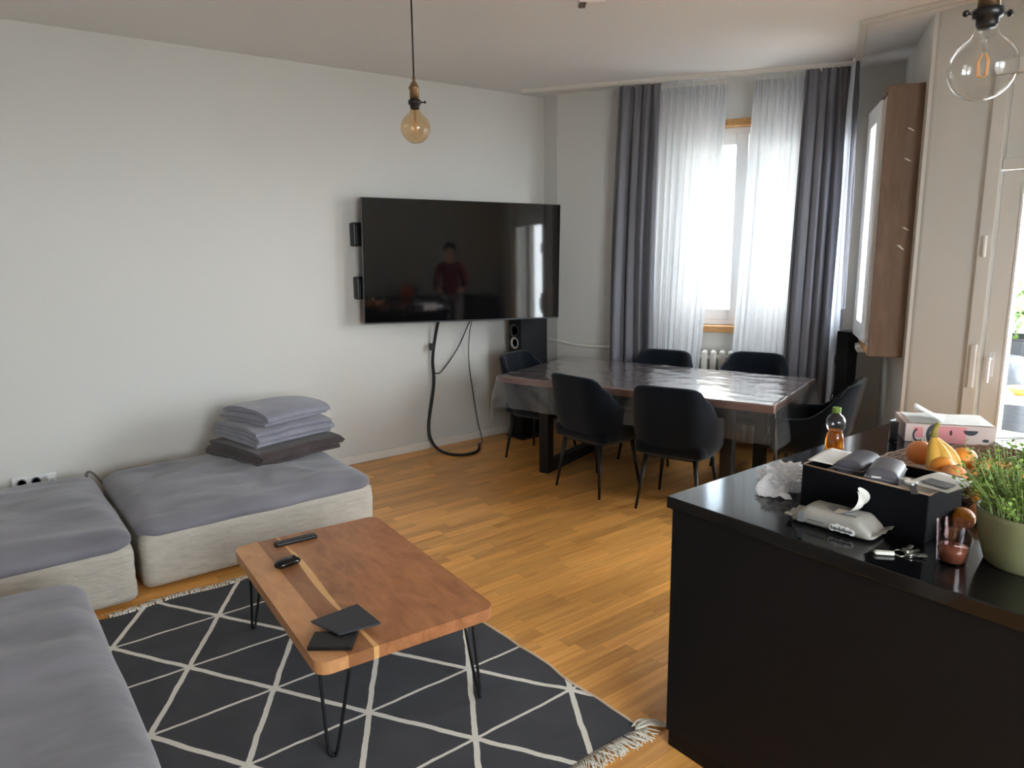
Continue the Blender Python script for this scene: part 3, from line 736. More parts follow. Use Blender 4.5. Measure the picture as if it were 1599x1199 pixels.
# ---- folded blankets
def blanket(label, w, d, layers, t, loc, rz, m, seed, dome=0.03, name='folded_blanket'):
    """one strip folded back and forth: serpentine profile, extruded across and softened"""
    R = t / 2; prof_u, prof_l = [], []
    cl = []                                         # centre line
    for k in range(layers):
        z = t / 2 + k * t * 1.10
        xs = [(-w / 2 + R) + (w - 2 * R) * i / 14 for i in range(15)]
        if k % 2: xs = xs[::-1]
        cl += [(x, z) for x in xs]
        if k < layers - 1:
            ex = xs[-1]; sg = 1 if ex > 0 else -1
            for a in (0.25, .5, .75): cl.append((ex + sg * math.sin(a * PI) * R * 1.3, z + t * 1.10 * (1 - math.cos(a * PI)) / 2))
    n = len(cl); h = t * 0.46
    up, lo = [], []
    for i, (x, z) in enumerate(cl):
        xa, za = cl[max(i - 1, 0)]; xb, zb_ = cl[min(i + 1, n - 1)]
        tx, tz = xb - xa, zb_ - za; l = math.hypot(tx, tz) or 1; nx, nz_ = -tz / l, tx / l
        up.append((x + nx * h, z + nz_ * h)); lo.append((x - nx * h, z - nz_ * h))
    poly = up + lo[::-1]; H = layers * t * 1.10
    bm = BM(); ny = 16; rings = []
    for j in range(ny + 1):
        y = (j / ny - 0.5) * d; e = abs(2 * j / ny - 1)
        ring = []
        for (x, z) in poly:
            zz = z / H
            fall = dome * zz * ((abs(2 * x / w)) ** 3 + .5 * (2 * y / d) ** 2 * (y < 0)) 
            wob = 0.012 * nz((x * 6, y * 6, z * 9), 1.0, seed)
            shift = 0.02 * nz((z * 22, seed, 0)) * e
            ring.append(bm.verts.new((x + wob + 0.3 * fall * 0, y + shift + 0.012 * nz((x * 5, z * 30, y), 1, seed + 2), max(0.0, z - fall + 0.5 * wob))))
        rings.append(ring)
    for A, Bq in zip(rings, rings[1:]):
        for k in range(len(A)): bm.faces.new((A[k], A[(k + 1) % len(A)], Bq[(k + 1) % len(A)], Bq[k]))
    o = obj(name, bm, m, None, True, loc, (0, 0, rz))
    bm2 = bmesh.new(); bm2.from_mesh(o.data); bm2.verts.ensure_lookup_table(); P_ = len(poly)   # the open layered ends, flat shaded
    for base in (0, ny * P_):
        cs = [bm2.verts[base + q].co.copy() for q in range(P_)]
        for k in range(P_ // 2 - 1):
            bm2.faces.new([bm2.verts.new(cs[q]) for q in (k, k + 1, P_ - 2 - k, P_ - 1 - k)]).smooth = False
        bm2.verts.ensure_lookup_table()
    bmesh.ops.recalc_face_normals(bm2, faces=bm2.faces); bm2.to_mesh(o.data); bm2.free(); tag(o, label, 'blanket', 'folded blankets piled on the sofa'); return o
M_BLG = mat('grey_fleece', rgb(130, 129, 139), 0.95, spec=0.1, bump=0.4, bscale=40, var=0.1, vscale=9, sheen=0.3)
M_BLD = mat('brown_fleece', rgb(70, 60, 60), 0.95, spec=0.1, bump=0.4, bscale=40, var=0.12, vscale=9, sheen=0.2)
blanket('dark brown folded blanket at the bottom of the pile', 0.60, 0.62, 3, 0.032, (1.60, 4.66, 0.400), math.radians(104), M_BLD, 1.0, 0.012)
blanket('grey folded fleece blanket in the middle of the pile', 0.54, 0.55, 4, 0.026, (1.61, 4.70, 0.508), math.radians(101), M_BLG, 3.0, 0.02)
blanket('grey folded fleece blanket on top of the pile', 0.46, 0.50, 3, 0.032, (1.64, 4.72, 0.622), math.radians(108), M_BLG, 5.0, 0.035)

# ================================================================== RUG
def rug_material():
    m = bpy.data.materials.new('woven_rug'); m.use_nodes = True
    nt = m.node_tree; b = nt.nodes['Principled BSDF']; b.inputs['Roughness'].default_value = 0.95; b.inputs['Specular IOR Level'].default_value = 0.1
    tc = nt.nodes.new('ShaderNodeTexCoord')
    wob = nt.nodes.new('ShaderNodeTexNoise'); wob.inputs['Scale'].default_value = 9
    ws = nt.nodes.new('ShaderNodeVectorMath'); ws.operation = 'SCALE'; ws.inputs['Scale'].default_value = 0.014
    nt.links.new(tc.outputs['Object'], wob.inputs['Vector']); nt.links.new(wob.outputs['Color'], ws.inputs[0])
    ad = nt.nodes.new('ShaderNodeVectorMath'); ad.operation = 'ADD'
    nt.links.new(tc.outputs['Object'], ad.inputs[0]); nt.links.new(ws.outputs[0], ad.inputs[1])
    sp = nt.nodes.new('ShaderNodeSeparateXYZ'); nt.links.new(ad.outputs[0], sp.inputs[0])
    def math_(op, a, b_=None, c=None):
        n = nt.nodes.new('ShaderNodeMath'); n.operation = op
        for i, v in enumerate((a, b_, c)):
            if v is None: continue
            if isinstance(v, (int, float)): n.inputs[i].default_value = v
            else: nt.links.new(v, n.inputs[i])
        return n.outputs[0]
    A = math_('MULTIPLY_ADD', sp.outputs['X'], 1 / 0.4525, -(1.287) / 0.4525)
    Bq = math_('MULTIPLY_ADD', sp.outputs['Y'], 1 / 0.743, -(1.907) / 0.743)
    def near(v, w):       # 1 where v is within w of an integer
        return math_('LESS_THAN', math_('PINGPONG', v, 0.5), w)
    d1 = near(math_('SUBTRACT', A, Bq), 0.027); d2 = near(math_('ADD', A, Bq), 0.027)
    d3 = near(math_('MULTIPLY', Bq, 2.0), 0.017)
    k = math_('MAXIMUM', math_('MAXIMUM', d1, d2), d3)
    n2 = nt.nodes.new('ShaderNodeTexNoise'); n2.inputs['Scale'].default_value = 6; n2.inputs['Detail'].default_value = 6
    nt.links.new(tc.outputs['Object'], n2.inputs['Vector'])
    r1 = nt.nodes.new('ShaderNodeValToRGB'); r1.color_ramp.elements[0].color = rgb(66, 67, 71); r1.color_ramp.elements[1].color = rgb(86, 87, 91)
    nt.links.new(n2.outputs['Fac'], r1.inputs['Fac'])
    mx = nt.nodes.new('ShaderNodeMix'); mx.data_type = 'RGBA'; mx.inputs['B'].default_value = rgb(224, 219, 209)
    nt.links.new(k, mx.inputs['Factor']); nt.links.new(r1.outputs[0], mx.inputs['A'])
    nt.links.new(mx.outputs['Result'], b.inputs['Base Color'])
    wv = nt.nodes.new('ShaderNodeTexWave'); wv.inputs['Scale'].default_value = 60; wv.bands_direction = 'Y'
    nt.links.new(tc.outputs['Object'], wv.inputs['Vector'])
    bp = nt.nodes.new('ShaderNodeBump'); bp.inputs['Strength'].default_value = 0.15; bp.inputs['Distance'].default_value = 0.002
    nt.links.new(wv.outputs['Fac'], bp.inputs['Height']); nt.links.new(bp.outputs[0], b.inputs['Normal'])
    return m
rug = thing('woven_rug', 'charcoal woven rug with cream diamond lines and fringed ends', 'rug', (0, 0, 0))
RX0, RX1, RY0, RY1 = 0.12, 1.775, 1.575, 3.70
M_CRM = mat('cream_wool', rgb(214, 208, 196), 0.95, spec=0.1)
def edge_w(y): return 0.010 * math.sin(y * 17) * math.sin(y * 5 + 1)
def rug_p(a, b, dz=0.0):
    y = RY0 + (RY1 - RY0) * b; x = RX0 + (RX1 - RX0) * a + edge_w(y) * a
    y += 0.010 * math.sin(x * 9) * (1 - b) - 0.012 * math.sin(x * 14 + 1) * b * b
    return Vector((x, y, 0.009 + 0.004 * max(0, math.sin(y * 23 + 1)) * max(0, (a - .93) / .07) + dz))
bm = BM(); vs = grid(bm, lambda a, b: rug_p(a, b), 70, 90)
for e in [e for e in bm.edges if e.is_boundary]: pass
r_ = bmesh.ops.extrude_face_region(bm, geom=bm.faces[:]); bmesh.ops.translate(bm, verts=[v for v in r_['geom'] if isinstance(v, bmesh.types.BMVert)], vec=(0, 0, -0.0085))
obj('pile_field', bm, rug_material(), rug)
bm = BM(); tube(bm, [rug_p(1.0, i / 90, -0.002) for i in range(91)], 0.006, 6); obj('edge_binding', bm, mat('binding', rgb(206, 182, 160), .9), rug, True)
def fringe(y, sgn, seed, length):
    rr = random.Random(seed); bm = BM(); x = RX0 + 0.3 if sgn > 0 else RX0 + .1
    while x < RX1 + 0.005:
        for q in range(3):
            a = 1.0 if sgn < 0 else 0.0
            b_ = rug_p((x - RX0) / (RX1 - RX0), 0 if sgn < 0 else 1)
            dx = rr.uniform(-.03, .03); L = length * rr.uniform(.75, 1.1)
            p = Vector((b_.x + rr.uniform(-.004, .004), b_.y - sgn * 0.004, 0.009))
            tube(bm, [p, p + Vector((dx * .3, sgn * L * .35, rr.uniform(.002, .008))), p + Vector((dx, sgn * L * .75, rr.uniform(-.003, .003))), p + Vector((dx * 1.6, sgn * L, -0.005 + rr.uniform(0, .003)))], [.0032, .003, .0028, .0018], 4)
        x += 0.0135
    o = obj('fringe', bm, M_CRM, rug, True); o['kind'] = 'stuff'
fringe(RY0, -1, 5, 0.075); fringe(RY1, 1, 6, 0.06)
bm = BM()
rr = random.Random(11)
for q in range(16):
    p = Vector((1.765 + rr.uniform(-.012, .012), 1.585 + rr.uniform(-.012, .012), 0.012))
    tube(bm, catmull([p, p + Vector((.03, -.01 + rr.uniform(-.01, .01), .012)), p + Vector((.07, -.025 + rr.uniform(-.014, .01), .004)), p + Vector((.10, -.04 + rr.uniform(-.015, .015), -0.006))], 4), .003, 4)
obj('corner_tassel', bm, M_CRM, rug, True)['kind'] = 'stuff'

# ================================================================== COFFEE TABLE
CT = [Vector((0.872, 3.19)), Vector((1.556, 3.175)), Vector((1.470, 2.035)), Vector((0.79, 2.06))]   # far left, far right, near right, near left
ctc = sum(CT, Vector((0, 0))) / 4
lw = ((CT[0] + CT[1]) / 2 - (CT[2] + CT[3]) / 2); lrot = math.atan2(lw.y, lw.x)
LX, LY = lw.length, ((CT[1] - CT[0]).length + (CT[2] - CT[3]).length) / 2
HT = 0.40
ct = thing('coffee_table', 'low live-edge style acacia wood coffee table on black hairpin legs', 'table', (ctc.x, ctc.y, 0), lrot)
ct['label'] = 'low reddish-brown acacia wood coffee table on black hairpin legs'
tones = [(rgb(186, 130, 84), rgb(214, 160, 110)), (rgb(136, 88, 54), rgb(168, 114, 74)), (rgb(212, 160, 98), rgb(230, 186, 128)),
         (rgb(140, 88, 54), rgb(192, 132, 86)), (rgb(138, 86, 54), rgb(188, 126, 82)), (rgb(150, 96, 60), rgb(194, 132, 88))]
cuts = [0.0, 0.155, 0.275, 0.305, 0.49, 0.60, 1.0]
# local x = towards the sofa, local y = left of that; boards run along x; board 0 is at +y (left in the room)
rcn = 0.05
def arc_pts(cx_, cy_, a0, a1, n=7): return [(cx_ + rcn * math.cos(a0 + (a1 - a0) * i / n), cy_ + rcn * math.sin(a0 + (a1 - a0) * i / n)) for i in range(n + 1)]
for i in range(6):
    ya = LY / 2 - LY * cuts[i]; yb = LY / 2 - LY * cuts[i + 1]
    wv = lambda x, c: 0.010 * math.sin(x * 6 + c) * (1 if 0 < c < 99 else 0)
    if i == 0: poly = arc_pts(LX / 2 - rcn, ya - rcn, 0, PI / 2) + arc_pts(-LX / 2 + rcn, ya - rcn, PI / 2, PI) + [(-LX / 2, yb), (LX / 2, yb)]
    elif i == 5: poly = [(LX / 2, ya), (-LX / 2, ya)] + arc_pts(-LX / 2 + rcn, yb + rcn, PI, 1.5 * PI) + arc_pts(LX / 2 - rcn, yb + rcn, 1.5 * PI, 2 * PI)
    else:
        n = 14; poly = [(LX / 2 - LX * k / n, ya) for k in range(n + 1)] + [(-LX / 2 + LX * k / n, yb) for k in range(n + 1)]
    def shift(p, y0_, c):
        return (p[0], p[1] + 0.008 * math.sin(p[0] * 7 + c) if abs(p[1] - y0_) < 1e-6 else p[1])
    if i in (1, 2): poly = [shift(p, LY / 2 - LY * cuts[2], 2.0) for p in poly]
    if i in (2, 3): poly = [shift(p, LY / 2 - LY * cuts[3], 3.2) for p in poly]
    bm = BM(); prism(bm, poly, HT - 0.045, HT)
    es = [e for e in bm.edges if len(e.link_faces) == 2 and abs(e.verts[0].co.z - e.verts[1].co.z) < 1e-6 and all((abs(abs(v.co.x) - LX / 2) < rcn + .001 or abs(abs(v.co.y) - LY / 2) < .001) for v in e.verts) and not all(abs(v.co.y - ya) < .012 and 0 < i or abs(v.co.y - yb) < .012 and i < 5 for v in e.verts)]
    obj('board', bm, wood('acacia_%d' % i, tones[i][0], tones[i][1], (2.2, 6, 6), 2.6, 0.38, bump=0.06), ct)
def hairpin(foot, top_a, top_b):
    bm = BM(); f = Vector(foot); a = Vector(top_a); b = Vector(top_b); d = (b - a).normalized() * 0.016
    tube(bm, catmull([a, a.lerp(f - d, .5), f - d + Vector((0, 0, .022)), f + Vector((0, 0, .006)), f + d + Vector((0, 0, .022)), b.lerp(f + d, .5), b], 5), 0.0062, 8)
    cyl(bm, f + Vector((0, 0, -0.0)), f + Vector((0, 0, .01)), 0.009, 0.009, 10)
    mid_ = (a + b) / 2; box(bm, mid_.x - .05, mid_.x + .05, mid_.y - .05, mid_.y + .05, HT - .049, HT - .0455)
    obj('leg', bm, M_BLACKMET, ct, True)
zt = HT - 0.048; fx, fy = LX / 2 - 0.055, LY / 2 - 0.05
for sx in (-1, 1):
    for sy in (-1, 1):
        hairpin((sx * fx, sy * fy, 0.0155), (sx * (fx - .02) - .045, sy * (fy - .03) + .04 * (1 if sx * sy > 0 else -1), zt), (sx * (fx - .02) + .045, sy * (fy - .03) - .04 * (1 if sx * sy > 0 else -1), zt))

# ---- on the coffee table
rm = thing('remote_control', 'slim black remote control on the coffee table', 'remote control', (1.12, 3.09, HT), math.radians(-4))
bm = BM(); box(bm, -0.095, 0.095, -0.021, 0.021, 0, 0.018, 0.006, 3); obj('body', bm, M_BLACKPLASTIC, rm)
for k in range(9):
    bm = BM(); cyl(bm, (-0.07 + k * .017, 0.006 * (1 if k % 2 else -1), 0.018), (-0.07 + k * .017, 0.006 * (1 if k % 2 else -1), 0.0195), 0.0045, seg=10); obj('button', bm, mat('grey_button', rgb(60, 60, 64), .5), rm)
ms = thing('computer_mouse', 'glossy black computer mouse on the coffee table', 'computer mouse', (0.995, 2.865, HT), math.radians(8))
bm = BM(); soft_box(bm, 0.115, 0.066, 0, 0.036, 0.03, (14, 10, 5), lambda c, n: Vector((c.x, c.y * (1 - .15 * abs(c.x) / .057), c.z * (1 - 2.2 * abs(c.x + .008) ** 1.5 * 10 * .7) if c.z > .01 else c.z)), rz=0.016)
obj('body', bm, mat('gloss_black', rgb(14, 14, 15), .18), ms, True)
bm = BM(); cyl(bm, (0.03, -0.004, 0.031), (0.03, 0.004, 0.031), 0.008, seg=14); obj('scroll_wheel', bm, M_BLACKMET, ms)
nb_ = thing('notebook', 'thin dark grey notebook lying across the black flat case', 'notebook', (0.975, 2.235, HT), 0)
M_NBK = mat('dark_card', rgb(54, 56, 62), 0.6)
poly = [(-0.105, 0.075), (0.075, 0.092), (0.082, -0.085), (-0.06, -0.055), (-.10, 0.0)]
bm = BM(); prism(bm, [(-0.105, 0.078), (0.08, 0.09), (0.083, -0.088), (-0.065, -0.065)], 0.0215, 0.026); obj('cover', bm, M_NBK, nb_)
bm = BM(); prism(bm, [(-0.102, 0.075), (0.077, 0.087), (0.08, -0.085), (-0.062, -0.062)], 0.0175, 0.0212); obj('pages', bm, mat('dark_pages', rgb(70, 70, 74), .8), nb_)
fc = thing('flat_case', 'black flat case under the dark grey notebook', 'case', (0.885, 2.165, HT), math.radians(-38))
bm = BM(); box(bm, -0.075, 0.075, -0.045, 0.055, 0, 0.0165, 0.003); obj('body', bm, mat('case_black', rgb(20, 20, 22), .45), fc)
bm = BM(); box(bm, -0.076, 0.076, -0.0465, 0.0565, 0.0075, 0.0085); obj('seam', bm, M_BLACKMET, fc)

# ================================================================== PENDANT LAMPS
M_AMBER = thin_glass('amber_bulb_glass', (0.95, 0.81, 0.62, 1), base=0.06, rough=0.02, grazing=1.0)
M_CLEAR = thin_glass('clear_bulb_glass', (0.97, 0.975, 0.97, 1), base=0.045, rough=0.02, grazing=1.1)
M_FIL = mat('filament', rgb(214, 150, 86), 0.5)
def pendant(label, x, y, zb, D, glass, rz, two_keys):
    t = thing('pendant_lamp', label, 'lamp', (x, y, zb), rz, 'bare bulb pendant lamps'); R = D / 2
    prof = [(0.002, -R)] + [(R * math.sin(a), -R * math.cos(a)) for a in [PI * k / 22 for k in range(1, 19)]]
    prof = [p for p in prof if p[1] < R * .80] + [(R * .42, R * .95), (R * .33, R * 1.15), (R * .30, R * 1.34)]
    bm = BM(); lathe(bm, prof, 32, cap=False); obj('bulb', bm, glass, t, True)
    bm = BM(); cyl(bm, (0, 0, R * 1.3), (0, 0, R * .45), .006, .004); obj('stem', bm, glass, t, True)
    bm = BM()
    for k in range(4):
        a = k * PI / 2 + .4; tube(bm, [(0.004 * math.cos(a), .004 * math.sin(a), R * .45), (.2 * R * math.cos(a), .2 * R * math.sin(a), R * .25), (.16 * R * math.cos(a), .16 * R * math.sin(a), -R * .22), (0, 0, -R * .26)], .0014, 6)
    obj('filament', bm, M_FIL, t)
    z = R * 1.3
    bm = BM(); lathe(bm, [(.016, z - .006), (.0195, z), (.021, z + .012), (.027, z + .014), (.027, z + .03), (.022, z + .032)], 24); obj('lamp_ring', bm, M_BLACKPLASTIC, t, True)
    bm = BM(); lathe(bm, [(.020, z + .032), (.020, z + .072), (.023, z + .075), (.023, z + .082), (.019, z + .086), (.012, z + .10), (.006, z + .106), (.006, z + .125)], 24); obj('socket', bm, M_BRASS, t, True)
    for s in ((1, -1) if two_keys else (1,)):
        bm = BM(); cyl(bm, (s * .026, 0, z + .022), (s * .042, 0, z + .022), .003); cyl(bm, (s * .042, 0, z + .022), (s * .048, 0, z + .022), .007, .005); obj('switch_key', bm, M_BLACKPLASTIC, t, True)
    top_ = ZC - zb
    bm = BM(); tube(bm, [(0, 0, z + .12), (0.001, 0.001, z + .3), (0, 0, top_ - .02)], .0035, 8); obj('cord', bm, M_BLACKPLASTIC, t, True)
    bm = BM(); lathe(bm, [(.05, top_ - .03), (.055, top_ - .02), (.055, top_)], 24); obj('ceiling_rose', bm, M_BLACKMET, t)
    return t
pendant('bare amber globe bulb on black cord above the coffee table', 1.658, 2.80, 2.214, 0.125, M_AMBER, math.radians(-38), False)
pendant('bare clear globe bulb in brass socket above the kitchen island', 1.703, 0.646, 2.057, 0.125, M_CLEAR, math.radians(-38), True)
dv = thing('ceiling_sensor', 'small grey sensor box on the ceiling', 'sensor', (2.93, 3.06, ZC), math.radians(-38))
bm = BM(); box(bm, -0.07, 0.07, -0.05, 0.05, -0.035, 0, 0.008); obj('housing', bm, M_TRIM, dv)
bm = BM(); box(bm, -0.068, -.03, -0.045, 0.045, -0.04, -.034, 0.004); obj('window', bm, mat('sensor_brown', rgb(96, 80, 70), .5), dv)

# ================================================================== KITCHEN ISLAND
IX0, IX1, IY0, IY1, IZ = 1.775, 3.53, -0.55, 1.484, 0.91
isl = thing('kitchen_island', 'matt black kitchen island base', 'cabinet', (0, 0, 0))
bm = BM(); box(bm, IX0 + .02, IX1 - .02, IY0 + .02, IY1 - .02, 0.0, IZ - .042, 0.002); obj('body', bm, M_CABINET, isl)
bm = BM(); box(bm, IX0 + .014, IX0 + .0205, IY0 + .02, IY1 - .014, 0.06, IZ - .043, 0.001); obj('side_panel', bm, M_CABINET, isl)
wt = obj('worktop', box(BM(), IX0, IX1, IY0, IY1, IZ - .04, IZ, 0.003), M_STONE)
tag(wt, 'polished black stone worktop of the kitchen island', 'worktop')

# ---- bottle
bt = thing('juice_bottle', 'small waisted clear plastic bottle with amber juice and green cap', 'bottle', (2.71, 1.425, IZ))
bp_ = [(.034, 0), (.037, .004), (.0375, .02), (.036, .045), (.030, .062), (.0265, .070), (.028, .076), (.034, .086), (.0375, .10), (.036, .116), (.028, .132), (.016, .142), (.0135, .146), (.0135, .152)]
bm = BM(); lathe(bm, bp_, 28, cap=False); obj('shell', bm, thin_glass('pet_plastic', (.96, .97, .97, 1), base=.06, rough=.06, grazing=1.3), bt, True)
bm = BM(); lathe(bm, [(r * .955, z + .001) for r, z in bp_[:7]] + [(.026, .0765)], 28)
mj = mat('apple_juice', rgb(226, 140, 36), 0.1); mj.node_tree.nodes['Principled BSDF'].inputs['Transmission Weight'].default_value = 0.75; mj.node_tree.nodes['Principled BSDF'].inputs['IOR'].default_value = 1.2
obj('juice', bm, mj, bt, True)
bm = BM(); lathe(bm, [(.0155, .147), (.0165, .15), (.0165, .166), (.015, .168)], 20); obj('cap', bm, mat('cap_green', rgb(110, 138, 50), .5), bt)

# ---- crumpled bag
bm = BM(); bmesh.ops.create_icosphere(bm, subdivisions=5, radius=1)
for v in bm.verts:
    n = v.co.normalized(); r = 1 + .34 * nz(n, 2.1, 3) + .45 * abs(nz(n, 4.5, 9)) - .30 * abs(nz(n, 9, 2)) + .08 * nz(n, 18, 5)
    v.co = Vector((n.x * .058 * r, n.y * .078 * r, max(0.002, .040 + n.z * .044 * r)))
M_BAG = mat('bag_film', rgb(240, 241, 246), 0.25, spec=0.5); M_BAG.node_tree.nodes['Principled BSDF'].inputs['Alpha'].default_value = 0.8
t = tag(obj('plastic_bag', bm, M_BAG, None, False, (2.13, 1.27, IZ), (0, 0, .5)), 'crumpled translucent white plastic bag beside the black storage box', 'bag')
bm = BM(); grid(bm, lambda a, b: Vector((-.11 + .10 * a, -.02 + .10 * b + .015 * math.sin(5 * a), .004 + .045 * a * (1 + .5 * math.sin(9 * b)) + .012 * nz((a * 4, b * 4, 0)))), 14, 14); obj('bag_opening', bm, M_BAG, t)

# ---- storage box with things in it
BX0, BX1, BY0, BY1, BZ = 2.005, 2.235, 0.785, 1.15, 1.05
sb = thing('storage_box', 'navy black open storage box holding glasses cases and papers', 'box', (0, 0, 0))
M_NAVYBOX = mat('navy_board', rgb(8, 10, 17), 0.7, spec=0.15)
M_RIM = mat('tan_lining', rgb(160, 136, 112), .7)
w = .006
for nm, q in (('front_side', (BX0, BX0 + w, BY0, BY1)), ('back_side', (BX1 - w, BX1, BY0, BY1)), ('end_side', (BX0 + w, BX1 - w, BY0, BY0 + w)), ('end_side', (BX0 + w, BX1 - w, BY1 - w, BY1))):
    bm = BM(); box(bm, *q, IZ, BZ, 0.0015, 1); obj(nm, bm, M_NAVYBOX, sb)
bm = BM(); box(bm, BX0 + w, BX1 - w, BY0 + w, BY1 - w, IZ, IZ + .004); obj('bottom', bm, M_NAVYBOX, sb)
bm = BM(); tube(bm, [(BX0 + .003, BY0, BZ), (BX1 - .003, BY0, BZ), (BX1 - .003, BY1, BZ), (BX0 + .003, BY1, BZ), (BX0 + .003, BY0, BZ)], .0035, 6); obj('rim', bm, M_RIM, sb, True)
bm = BM(); box(bm, BX0 + .02, BX1 - .02, BY0 + .02, BY1 - .02, IZ + .004, BZ - .028, .004)
tag(obj('paper_stack', bm, mat('paper_edge', rgb(186, 180, 170), .8), None), 'pile of papers filling the storage box', 'paper')
def gcase(label, loc, rz, tilt, L, W, H, m):
    t = thing('glasses_case', label, 'case', loc, rz, 'glasses cases in the storage box'); t.rotation_euler = (tilt, 0, rz)
    bm = BM(); soft_box(bm, L, W, 0, H, .016, (14, 10, 5), lambda c, n: Vector((c.x, c.y, c.z - .010 * (abs(2 * c.y / W)) ** 2 * (c.z > H * .6))), rz=.014); obj('shell', bm, m, t, True)
    bm = BM(); box(bm, -L / 2 - .0008, L / 2 + .0008, -W / 2 - .0008, W / 2 + .0008, H * .44, H * .50, .0005, 1); obj('seam', bm, mat('case_seam', rgb(120, 120, 126), .5), t)
M_GC = mat('case_grey', rgb(74, 74, 84), .55)
gcase('dark grey glasses case lying at the back of the storage box', (2.135, 1.045, BZ - .020), math.radians(8), 0, .17, .085, .048, M_GC)
gcase('grey zipped glasses case with pale piping at the front of the storage box', (2.10, .945, BZ - .020), math.radians(16), math.radians(3), .155, .088, .054, mat('case_grey_light', rgb(86, 86, 94), .5))
def sheet(name, label, loc, rz, w_, d_, m=M_PAPER, curl=.01, cat='paper', rx=0.0, seed=0):
    bm = BM(); grid(bm, lambda a, b: Vector(((a - .5) * w_, (b - .5) * d_, curl * math.sin(a * 2.6 + seed) * (b + .2))), 8, 8)
    r_ = bmesh.ops.extrude_face_region(bm, geom=bm.faces[:]); bmesh.ops.translate(bm, verts=[v for v in r_['geom'] if isinstance(v, bmesh.types.BMVert)], vec=(0, 0, .0012))
    return tag(obj(name, bm, m, None, True, loc, (rx, 0, rz)), label, cat)
sheet('paper_sheet', 'white paper sheet sticking out at the box corner near the juice bottle', (2.13, 1.125, BZ + .006), .1, .17, .075, curl=.004)
sc = sheet('postcard', 'white card with a grey picture on the edge of the storage box', (2.105, .79, BZ + .012), math.radians(-8), .15, .11, curl=.004)
bm = BM(); box(bm, -.06, -.01, -.04, .03, .0065, .0075); obj('printed_picture', bm, mat('print_grey', rgb(96, 98, 104), .5), sc)
pn = thing('letter_opener', 'slim white plastic strip lying across the storage box front', 'strip', (2.045, .905, BZ + .008), math.radians(-55))
bm = BM(); box(bm, -.05, .05, -.006, .006, 0, .004, .0015); obj('blade', bm, M_PAPER, pn)
pn.name = 'plastic_strip'; pn['label'] = 'slim white plastic strip lying across the storage box front'
wg = thing('wristwatch', 'silver wristwatch lying on the rim of the storage box', 'watch', (2.03, .845, BZ + .008), .6)
bm = BM(); lathe(bm, [(.017, 0), (.019, .002), (.019, .008), (.017, .010)], 20); obj('case', bm, mat('steel', rgb(170, 172, 176), .25, metal=.9), wg, True)
bm = BM(); lathe(bm, [(.0155, .0101), (.0155, .0106)], 20); obj('dial', bm, M_PAPER, wg)
bm = BM(); grid(bm, lambda a, b: Vector((.017 + .055 * a, (b - .5) * .018, .004 - .010 * a)), 8, 2); grid(bm, lambda a, b: Vector((-.017 - .05 * a, (b - .5) * .018, .004 - .008 * a)), 8, 2); obj('strap', bm, mat('watch_strap', rgb(60, 60, 64), .5), wg)

# ---- wet wipes
wp = thing('wipes_pack', 'pale grey pack of wet wipes with a tissue pulled out', 'wipes', (1.94, 0.995, IZ), math.radians(-86))
M_WIPES = mat('wipes_film', rgb(152, 150, 142), .4, bump=.15, bscale=30)
def wipes_fn(c, n):
    e = abs(c.x) / .105; k = max(0, 1 - max(0, e - .72) / .42)
    return Vector((c.x, c.y * (.92 + .08 * k), .004 + (c.z - .0) * (.25 + .75 * k) + .004 * nz((c.x * 20, c.y * 20, c.z * 20))))
bm = BM(); soft_box(bm, .235, .105, 0, .052, .018, (22, 12, 6), wipes_fn, rz=.018); obj('pack', bm, M_WIPES, wp, True)
for sx in (-1, 1):
    bm = BM(); grid(bm, lambda a, b: Vector((sx * (.112 + .026 * a), (b - .5) * .10 * (1 - .1 * a), .018 + .012 * a * (sx > 0) + .003 * math.sin(b * 14))), 5, 14); obj('end_seal', bm, M_WIPES, wp, True)
bm = BM(); lathe(bm, [(.032, 0), (.032, .004), (.028, .006)], 20); bmesh.ops.scale(bm, verts=bm.verts, vec=(1.25, .8, 1)); bmesh.ops.translate(bm, verts=bm.verts, vec=(.01, .0, .054)); obj('lid_frame', bm, mat('lid_grey', rgb(120, 122, 122), .4), wp)
def tis(a, b):
    th = a * 2.5; r = .062
    w_ = .036 * (0.35 + 1.1 * math.sin(PI * min(1, .15 + a * .85)) )
    return Vector((.0 + r * math.sin(th) * .9 + .02 * a + .006 * math.sin(b * 6), (b - .5) * 2 * w_, .056 + r * (1 - math.cos(th)) * .62 + .006 * math.sin(b * 5 + a * 3)))
bm = BM(); grid(bm, tis, 18, 12); obj('tissue', bm, mat('tissue_white', rgb(206, 204, 196), .85), wp, True)
M_PRINT = mat('print_dark', rgb(84, 86, 92), .5); M_PRW = mat('print_white', rgb(220, 220, 216), .5)
yb_ = -.0535
bm = BM()
for (qx, qz, qr) in ((.010, .019, .010), (.024, .022, .011), (.038, .020, .0105), (.052, .021, .0095), (.064, .018, .009)): cyl(bm, (qx, yb_, qz), (qx, yb_ - .001, qz), qr, seg=14)
obj('print_cloud', bm, M_PRW, wp)
bm = BM()
for k in range(11): box(bm, .006 + k * .0056, .0094 + k * .0056, yb_ - .0022, yb_ - .0010, .0145, .0215 + (.004 if k in (0, 4, 6) else 0))
obj('print_word', bm, M_PRINT, wp)
bm = BM(); box(bm, -.062, -.012, yb_ - .0012, yb_, .022, .0245); obj('print_line', bm, M_PRINT, wp)
bm = BM(); box(bm, -.092, -.074, yb_ - .0012, yb_ + .0, .010, .040); obj('print_square', bm, mat('print_mid', rgb(120, 122, 126), .5), wp)
bm = BM(); box(bm, .012, .062, -.030, -.024, .0555, .0565); obj('print_line', bm, M_PRINT, wp)

